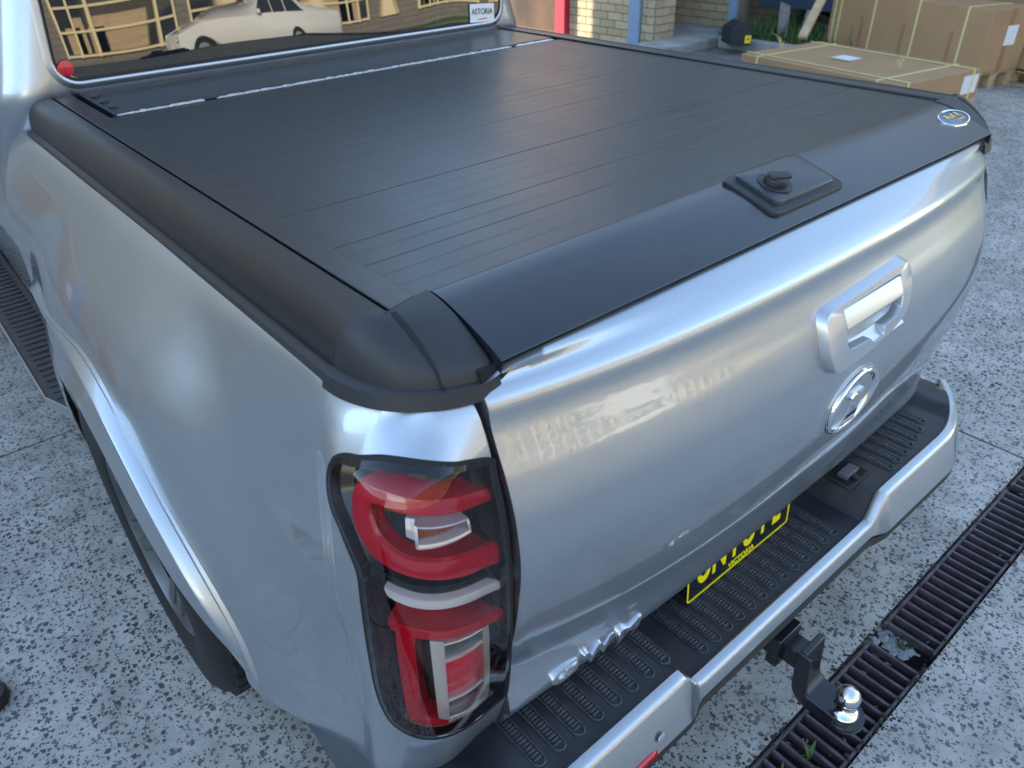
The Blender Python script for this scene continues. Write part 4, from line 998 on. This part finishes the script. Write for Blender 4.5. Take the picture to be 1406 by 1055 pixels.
for k in range(1,13):
    o=link('tread',tm2.data,None,BU); o.location=(-.245+.0405*k,-.030,.3502)
# trailer socket pocket on the right
sk=empty_part('trailer_socket',BU)
for (a,b,c,d,z0,z1,mt,nm) in ((.325,.425,-.068,-.005,.4125,.4185,PLAS,'socket_surround'),(.335,.415,-.060,-.012,.4190,.4200,DARK,'socket_pocket'),(.345,.400,-.048,-.022,.4200,.4320,GREYPL if False else PLAS,'socket_cover')):
    o=boxo(nm,a,b,c,d,z0,z1,mt,sk,bevel=.002 if nm!='socket_pocket' else 0)
sc=bpy.data.objects['socket_cover']; sc.data.materials.clear(); sc.data.materials.append(mat('grey_socket_flap',(.09,.10,.12),rough=.4)); boxo('socket_lug',.362,.378,-.062,-.047,.4200,.4275,PLAS,sk,bevel=.002)
# red reflectors
for s in (-1,1):
    m=MB(); xs_=[s*(.47+.22*i/20) for i in range(21)]
    for i in range(20 if s<0 else 0):
        a=bmix(xs_[i],[(-.1535,.345),(-.1535,.345)],[(-.1625,.3460),(-.1668,.3350)]); b=bmix(xs_[i+1],[(0,0)]*2,[(-.1625,.3460),(-.1668,.3350)])
        a=bmix(xs_[i],[(0,0)]*2,[(-.1625,.3460),(-.1668,.3350)])
        m.add([(xs_[i],a[0][0],a[0][1]),(xs_[i],a[1][0],a[1][1]),(xs_[i+1],b[1][0],b[1][1]),(xs_[i+1],b[0][0],b[0][1])],[(0,1,2,3)])
    if s>0: continue
    o=m.build('reflector',REDM,BU,smooth=True); md=o.modifiers.new('t','SOLIDIFY'); md.thickness=.003; md.offset=0
# parking sensor
for x in (-.455,):
    y,z=bmix(x,[(-.150,.337)],[(-.160,.362)])[0]
    MB().lathe([(.010,0),(.010,.002),(.008,.003),(.001,.003)],24,Matrix.Translation((x,y-.0005,z))@Matrix.Rotation(math.radians(80),4,'X')).build('parking_sensor',SILV,BU,auto=.6)
# number plate
npl=empty_part('number_plate',UTE); npl.location=(0,.000,.357); npl.rotation_euler.x=math.radians(-4)
def rrect(w,h,r,n=6):
    out=[]
    for cx,cy,a0 in ((w/2-r,h/2-r,0),(-w/2+r,h/2-r,90),(-w/2+r,-h/2+r,180),(w/2-r,-h/2+r,270)):
        for q in range(n+1): a=math.radians(a0+90*q/n); out.append((cx+r*math.cos(a),cy+r*math.sin(a)))
    return out
RX=Matrix.Translation((0,0,.067))@Matrix.Rotation(math.radians(90),4,'X')
MB().prism(rrect(.372,.134,.010),-.001,.001,RX).build('plate_panel',PLB,npl,bevel=0)
a=rrect(.372,.134,.010); b=rrect(.364,.126,.007)
vs,fs=ribbon([[(x,y,.0008) for x,y in a],[(x,y,.0024) for x,y in a],[(x,y,.0024) for x,y in b],[(x,y,.0008) for x,y in b]]); MB().add(vs,fs,RX).build('plate_border',YEL,npl)
for k,ch in enumerate('UN1UTE'):
    text_mesh('plate_character',ch,.118,.0008,YEL,npl,RX@Matrix.Translation((-.132+.053*k,.003,.0014)),bold=.0034,sx=.58)
text_mesh('plate_state_name','VICTORIA',.020,.0006,YEL,npl,RX@Matrix.Translation((.004,-.0545,.0014)),bold=.0004,sx=1.05)
# ------------------------------------------------ tow hitch
TH=empty_part('tow_hitch',UTE)
def bo(nm,x0,x1,y0,y1,z0,z1,mt=BLKM,bv=.003): return boxo(nm,x0,x1,y0,y1,z0,z1,mt,TH,bevel=bv)
bo('receiver_tube',-.029,.029,-.135,.05,.185,.243); bo('receiver_collar',-.041,.041,-.154,-.126,.173,.256); bo('shank',-.025,.025,-.20,-.15,.190,.240)
def bar(nm,xs0,xs1,th,extra=0):
    path=[(-.194,.268),(-.198,.220),(-.202,.172),(-.207,.154),(-.220,.140),(-.238,.133),(-.30,.131)]
    P_=smooth_line([Vector((a,b,0)) for a,b in path],26); vs=[];N=len(P_)
    for i,p in enumerate(P_):
        d=(P_[min(i+1,N-1)]-P_[max(i-1,0)]).normalized(); nr=Vector((-d.y,d.x,0))  # towards inner side
        for x in (xs0,xs1):
            for s in (0,-1): q=p+nr*(s*th+extra); vs.append((x,q.x,q.y))
    fs=[]
    for i in range(N-1):
        a=4*i;b=a+4; fs+=[(a,b,b+1,a+1),(a+2,a+3,b+3,b+2),(a,a+2,b+2,b),(a+1,b+1,b+3,a+3)]
    fs+=[(0,1,3,2),(4*N-4,4*N-2,4*N-1,4*N-3)]
    return mesh(nm,vs,fs,BLKM,TH,auto=.6)
t1=bar('tongue_bar',-.038,.038,.016); t2=bar('tongue_rib',-.046,-.0385,.034,.004)
bv=t1.modifiers.new('b','BEVEL'); bv.width=.003; bv.segments=2; bv.limit_method='ANGLE'
bv=t2.modifiers.new('b','BEVEL'); bv.width=.002; bv.segments=2; bv.limit_method='ANGLE'
MB().lathe([(.001,0),(.0425,0),(.044,.002),(.044,.014),(.0425,.016),(.001,.016)],40,Matrix.Translation((0,-.300,.1225))).build('ball_plate',BLKM,TH,auto=.7)
ball=[(.001,0),(.030,0),(.030,.006),(.026,.008),(.022,.012),(.0155,.017),(.0145,.026),(.0150,.032)]
R0=.025; zc=.032+.0195
for q in range(-9,17):
    a=math.radians(-52+ (q+9)*142/25); ball.append((max(.0008,R0*math.cos(a)),zc+R0*math.sin(a)))
MB().lathe(ball,48,Matrix.Translation((0,-.300,.1390))).build('tow_ball',CHROME,TH,smooth=True)
MB().lathe([(.0055,-.05),(.0055,.05),(.004,.054)],16,Matrix.Translation((0,-.09,.223))@Matrix.Rotation(math.radians(90),4,'Y')).build('hitch_pin',ZINC,TH,auto=.6)
m=MB()
for q in range(14):
    a0=q*6.28/14; a1=(q+1)*6.28/14; c=Vector((-.053,-.09,.205)); r=.016
    m.box(-.0015,.0015,-.0015,.0015,0,.0075,Matrix.Translation(c+Vector((0,r*math.cos(a0),r*math.sin(a0))))@Vector((0,-math.sin(a0),math.cos(a0))).to_track_quat('Z','X').to_matrix().to_4x4())
m.build('pin_clip',ZINC,TH)
# ------------------------------------------------ flares, wheels, wells
FLC=[(1.755,.690,-.915),(1.70,.735,-.930),(1.55,.780,-.945),(1.38,.808,-.958),(1.20,.842,-.970),(1.02,.878,-.980),(.86,.897,-.988),(.72,.880,-.994),(.60,.825,-.998),(.50,.745,-.998),(.425,.655,-.992),(.378,.570,-.978),(.352,.495,-.962),(.340,.435,-.950),(.338,.400,-.945)]
LIPC=[(1.36,.36,-.960),(1.335,.44,-.968),(1.30,.545,-.975),(1.235,.66,-.985),(1.13,.765,-.995),(1.00,.828,-1.004),(.86,.852,-1.011),(.74,.838,-1.015),(.635,.793,-1.017),(.545,.730,-1.017),(.472,.655,-1.010),(.425,.575,-.994),(.398,.500,-.974),(.388,.440,-.962),(.386,.400,-.955)]
def flare(sg):
    N=100
    A=smooth_line([Vector(p) for p in FLC],N); B=smooth_line([Vector(p) for p in LIPC],N)
    vs=[]
    for i in range(N):
        a,b=A[i],B[i]; d=Vector((a.x-b.x,a.y-b.y)); L=d.length or 1; d/=L
        body=S(-(a.x-(YR+RC)) ,a.y,0)[0]
        def P_(t,off,x): return (b.x+d.x*(L*t+off), x, b.y+d.y*(L*t+off))
        secs=[(1,.020,body+.010),(1,.014,body-.002),(1,.008,body-.18*(body-a.z)),(1,.0015,a.z+.001),(1,-.002,a.z-.002)]
        x1,x2=a.z-.001,b.z+.001
        secs+=[(.96,0,x1),(.65,0,x1+(x2-x1)*.35-.001),(.35,0,x1+(x2-x1)*.65-.001),(.06,0,x2-.001),(.01,-.001,x2+.001),(0,-.004,x2+.003),(0,-.006,x2+.010),(0,-.006,x2+.05),(0,-.002,x2+.12)]
        for t,o,x in secs:
            p=P_(t,o,x); vs.append(mirror(sg,(p[1],p[0],p[2])))
    n=len(secs)
    fs=[(i*n+j,i*n+j+1,(i+1)*n+j+1,(i+1)*n+j) for i in range(N-1) for j in range(n-1)]
    fs+= [tuple(range(n)),tuple((N-1)*n+j for j in range(n))[::-1]]
    fl=mesh('wheel_arch_flare',vs,fs,PAINT,UTE,auto=.6)
    # liner
    R_=.475; m=MB(); vs=[];N2=40
    for i in range(N2):
        a=-.02+(math.pi+.0)*i/(N2-1)
        for x in (-.93,-.60): vs.append(mirror(sg,(x,WY+R_*math.cos(a),WZ+R_*math.sin(a))))
    fs=[(2*i,2*i+1,2*i+3,2*i+2) for i in range(N2-1)]
    mesh('arch_liner',vs,fs,DARK,UTE)
def wheel(sg):
    R_=.386
    cx=-.862 if sg<0 else .862+2*XC
    Mx=Matrix.Translation((cx,WY+.045,R_-.003))@Matrix.Rotation(math.radians(90 if sg>0 else -90),4,'Y')
    w_=empty_part('wheel',UTE)
    t=MB().lathe([(.225,-.105),(.232,-.118),(.25,-.124),(.30,-.130),(.345,-.126),(.370,-.112),(.380,-.095),(R_-.001,-.07),(R_,0),(R_-.001,.07),(.380,.095),(.370,.112),(.345,.126),(.30,.130),(.25,.124),(.232,.118),(.225,.105)],72,Mx,cap=False).build('tyre',RUB,w_,smooth=True)
    m=MB()
    for k in range(44):
        a=2*math.pi*k/44
        for s,sh in ((-1,0),(1,.07)):
            aa=a+sh; mt=Mx@Matrix.Rotation(aa,4,'Z')
            m.box(R_-.010,R_+.0045,-.018,.018,(.062 if s>0 else -.096),(.096 if s>0 else -.062),mt)
            m.box(R_-.010,R_+.004,-.014,.014,(.008 if s>0 else -.050),(.050 if s>0 else -.008),mt)
    m.build('tread_blocks',RUB,w_,bevel=0)
    MB().lathe([(.226,-.10),(.222,-.09),(.205,-.08),(.200,.07),(.212,.100),(.226,.106),(.228,.116),(.220,.119),(.214,.112),(.196,.095)],64,Mx,cap=False).build('rim',WHEELM,w_,auto=.7)
    m=MB()
    for k in range(6):
        for d in (-.13,.13):
            mt=Mx@Matrix.Rotation(2*math.pi*k/6+d,4,'Z'); m.add([(.04,-.016,.070),(.04,.016,.070),(.213,.017,.114),(.213,-.017,.114),(.04,-.016,.04),(.04,.016,.04),(.205,.013,.06),(.205,-.013,.06)],[(0,1,2,3),(4,7,6,5),(0,4,5,1),(1,5,6,2),(2,6,7,3),(3,7,4,0)],mt)
    m.build('spokes',WHEELM,w_,bevel=.004)
    MB().lathe([(.001,.08),(.03,.08),(.06,.072),(.07,.06),(.07,.03)],32,Mx,cap=False).build('hub_cap',PLAS,w_,auto=.6)
    MB().lathe([(.001,.0),(.15,.0),(.15,.01),(.001,.01)],32,Mx).build('brake_disc',ZINC,w_,auto=.6)
for sg in (-1,1): flare(sg); wheel(sg)
# front wheels for a complete ute
for sg in (-1,1):
    R_=.386; Mx=Matrix.Translation((-.835 if sg<0 else .835,WY+3.23,R_-.003))@Matrix.Rotation(math.radians(90 if sg>0 else -90),4,'Y')
    MB().lathe([(.02,-.105),(.225,-.105),(.25,-.124),(.345,-.126),(.380,-.095),(R_,0),(.380,.095),(.345,.126),(.25,.124),(.225,.10),(.02,.08)],48,Mx).build('front_wheel',RUB,UTE,auto=.7)
boxo('chassis',-.62,.62,.10,4.9,.30,.60,DARK,UTE); boxo('tub_inner',-.70,.70,.10,1.74,.60,1.10,DARK,UTE)
boxo('bed_filler',-.80,.80,1.30,1.76,.45,1.10,DARK,UTE)
# ------------------------------------------------ cab
CY=1.655
def cabsec(z):
    # half width and rear y at height z
    hw=lerp_tab([(.40,.86),(.50,.885),(.70,.895),(.90,.890),(1.00,.880),(1.10,.868),(1.18,.850),(1.26,.822),(1.40,.775),(1.55,.722),(1.68,.665),(1.74,.58),(1.765,.40)],z)
    ry=1.80+ -.165*sm((z-.98)/.25) + max(0,z-1.2)*.055 + (.16*sm((z-1.66)/.1))
    return hw,ry
def cab():
    zs=[.42,.5,.6,.7,.8,.9,.95,1.0,1.05,1.1,1.12,1.135,1.15,1.165,1.18,1.19,1.20,1.21,1.22,1.24,1.26,1.3,1.35,1.4,1.45,1.5,1.55,1.6,1.65,1.68,1.71,1.74,1.755,1.765]
    GL=[(.675,1.243),(.705,1.29),(.655,1.58),(.625,1.62)]
    RCb=.105
    def contour(z):
        hw,ry=cabsec(z); rc=RCb*(1 if z<1.7 else .9); pts=[]
        for i in range(25): pts.append((-hw+ (hw-rc)*0 if False else -hw,4.6-(4.6-(ry+rc))*i/24))
        for q in range(1,13): a=math.radians(90*q/12); pts.append((-hw+rc-rc*math.cos(a),ry+rc-rc*math.sin(a)))
        for i in range(1,21): pts.append((-hw+rc+(hw-rc)*i/20,ry))
        return pts+[(-a,b) for a,b in pts[:-1][::-1]]
    rows=[contour(z) for z in zs]; n=len(rows[0])
    def keep(i,j):
        zc=(zs[j]+zs[j+1])/2; xc=(rows[j][i][0]+rows[j][i+1][0])/2; yc=rows[j][i][1]
        hw,ry=cabsec(zc)
        pass
        return True
    vs,fs=grid(n,len(zs),lambda i,j:(rows[j][i][0],rows[j][i][1],zs[j]),keep)
    cb=mesh('cab',vs,fs,PAINT,UTE,smooth=True)
    boxo('cab_roof_core',-.4,.4,1.9,4.5,1.70,1.766,PAINT,UTE)
    # rear window frame: rounded loop on the leaning rear plane
    def onC(x,z,off): return (x,cabsec(z)[1]-off,z)
    def rr_(x0,x1,z0,z1,r,top=0.06,n=10):
        out=[]
        for cx,cz,a0 in ((x1-r,z1-r,0),(x0+r,z1-r,90),(x0+r,z0+r,180),(x1-r,z0+r,270)):
            for q in range(n+1):
                a=math.radians(a0+90*q/n); x=cx+r*math.cos(a); z=cz+r*math.sin(a); f=1-top*(z-z0)/(z1-z0); out.append((x*f,z))
        return out
    W0=(-.712,.712,1.236,1.635,.055)
    o_=rr_(W0[0]-.022,W0[1]+.022,W0[2]-.022,W0[3]+.02,.075); i_=rr_(*W0)
    # loops in plane
    L=lambda p,off:[onC(x,z,off) for x,z in p]
    mid=rr_(W0[0]-.003,W0[1]+.003,W0[2]-.003,W0[3]+.003,.057); inn=rr_(W0[0]+.004,W0[1]-.004,W0[2]+.004,W0[3]-.004,.051)
    fl_=[(x,z) for x,z in rr_(-.60,.60,1.30,1.60,.02)]
    vs,fs=ribbon([L(o_,.0005),L(rr_(W0[0]-.012,W0[1]+.012,W0[2]-.012,W0[3]+.012,.066),.006),L(mid,.007),L(mid,.001)]); mesh('window_surround',vs,fs,PAINT,cb,smooth=True)
    vs,fs=ribbon([L(mid,.0055),L(inn,.0045),L(inn,.0005)]); mesh('window_rubber',vs,fs,RUB,cb,auto=.6)
    # glass with slight bow
    nz,nx=24,60; i0=inn
    zlo,zhi=min(z for _,z in i0)+.0005,max(z for _,z in i0)-.0005; rows2=[]
    for j in range(nz):
        z=zlo+(zhi-zlo)*j/(nz-1); xs_=[]
        for a,b in zip(i0,i0[1:]+i0[:1]):
            if (a[1]>z)!=(b[1]>z): xs_.append(a[0]+(b[0]-a[0])*(z-a[1])/(b[1]-a[1]))
        rows2.append((z,min(xs_),max(xs_)))
    def G3(i,j):
        z,a,b=rows2[j]; x=a+(b-a)*i/(nx-1); wav=.0012*math.sin(x*9+z*4)+.0007*math.sin(x*23+1)
        y=1.6325+ (z-1.2)*GLEAN+ wav*.6; return (x,y-.002*(1-(x/.7)**2),z)
    gl=mesh('rear_window',*grid(nx,nz,G3),GLASS,UTE,smooth=True)
    # dark lower band, red lamp at the left corner and the sticker
    def gy(x,z): return 1.6325+(z-1.2)*GLEAN-.002*(1-(x/.7)**2)-.001
    m=MB().lathe([(.001,.006),(.010,.006),(.017,.004),(.019,0)],24,Matrix.Translation((-.686,gy(-.686,1.265)-.002,1.266))@Matrix.Rotation(math.radians(90),4,'X')); m.build('red_lamp',REDM,gl,auto=.8)
    sx,sz=.625,1.262
    MB().box(-.052,.052,-.028,.028,0,.0012,Matrix.Translation((sx,gy(sx,sz)-.003,sz))@Matrix.Rotation(math.radians(3),4,'Y')@Matrix.Rotation(math.radians(90-math.degrees(math.atan(GLEAN))),4,'X')).build('sticker',STICK,gl)
    tm=Matrix.Translation((sx,gy(sx,sz)-.0048,sz+.004))@Matrix.Rotation(math.radians(3),4,'Y')@Matrix.Rotation(math.radians(90-math.degrees(math.atan(GLEAN))),4,'X')
    text_mesh('sticker_text','ASTORIA',.026,.0002,INK,gl,tm,bold=.0002,sx=.86)
    tm=Matrix.Translation((sx,gy(sx,sz)-.0048,sz-.017))@Matrix.Rotation(math.radians(3),4,'Y')@Matrix.Rotation(math.radians(90-math.degrees(math.atan(GLEAN))),4,'X')
    text_mesh('sticker_text','est. motors',.010,.0002,REDM,gl,tm) if False else boxo('sticker_stripe',sx-.020,sx+.020,gy(sx,sz)-.0055,gy(sx,sz)-.0045,sz-.0195,sz-.0165,REDM,gl)
GLEAN=.055
cab()
for sg in (-1,1):
    for y0,y1 in ((1.99,2.86),(2.96,3.95)):
        def W3(i,j,off):
            t=j/11; z=1.17+.44*t; y=y0+(y1-y0)*i/15; y=y+(.10*t*(1-i/15) if y0<2 else -.30*t*(i/15)); hw=cabsec(z)[0]
            return (sg*(hw+off),y,z)
        for nm,mt,o_,gx in (('window_seal',RUB,.0015,1),('side_window',GLASS,.0035,0)):
            def F3(i,j):
                a=1+.018*gx; p=W3(i,j,o_); cy=(y0+y1)/2; cz=1.39; z=cz+(p[2]-cz)*(1+.06*gx); return (sg*(cabsec(z)[0]+o_),cy+(p[1]-cy)*(1+.035*gx),z)
            mesh(nm,*grid(16,12,F3),mt,UTE,smooth=True)
    m=MB()
    for y in (2.91,4.05):
        vs=[];zz=[.46+.66*k/14 for k in range(15)]
        for z in zz:
            for d in (-.003,.003): vs.append((sg*(cabsec(z)[0]+.0012),y+d,z))
        m.add(vs,[(2*k,2*k+1,2*k+3,2*k+2) for k in range(14)])
    m.build('door_seam',DARK,UTE)
    for y in (2.62,3.66): hw=cabsec(.98)[0]; boxo('door_handle',min(sg*(hw-.005),sg*(hw+.035)),max(sg*(hw-.005),sg*(hw+.035)),y,y+.19,.965,.995,PAINT,UTE,bevel=.008)
# side step with treads
ss=boxo('side_step',-1.000,-.86,1.74,4.0,.345,.372,TREADM,UTE,bevel=.006)
MB().prism([(-.86,1.60),(-.955,1.60),(-1.0,1.739),(-.86,1.739)],.345,.372).build('side_step_end',TREADM,UTE,bevel=.004)
MB().prism([(-1.0035,1.738),(-.957,1.592),(-.86,1.592),(-.86,1.598),(-.953,1.599),(-.998,1.738)],.340,.376).build('step_trim',SATIN,UTE)
boxo('step_trim',-1.004,-1.0005,1.738,4.0,.340,.376,SATIN,UTE)
t0=None
for k in range(34):
    y=1.72+k*.042
    if t0 is None: t=MB().box(-.052,.040,-.008,.008,-.001,.0045).build('step_rib',TREADM,ss,bevel=.003); t0=t.data
    else: t=link('step_rib',t0,None,ss); b=t.modifiers.new('b','BEVEL'); b.width=.003; b.segments=2
    t.location=(-.925,y,.3725)
boxo('side_step',.86,1.0,1.6,4.0,.345,.372,TREADM,UTE,bevel=.006)
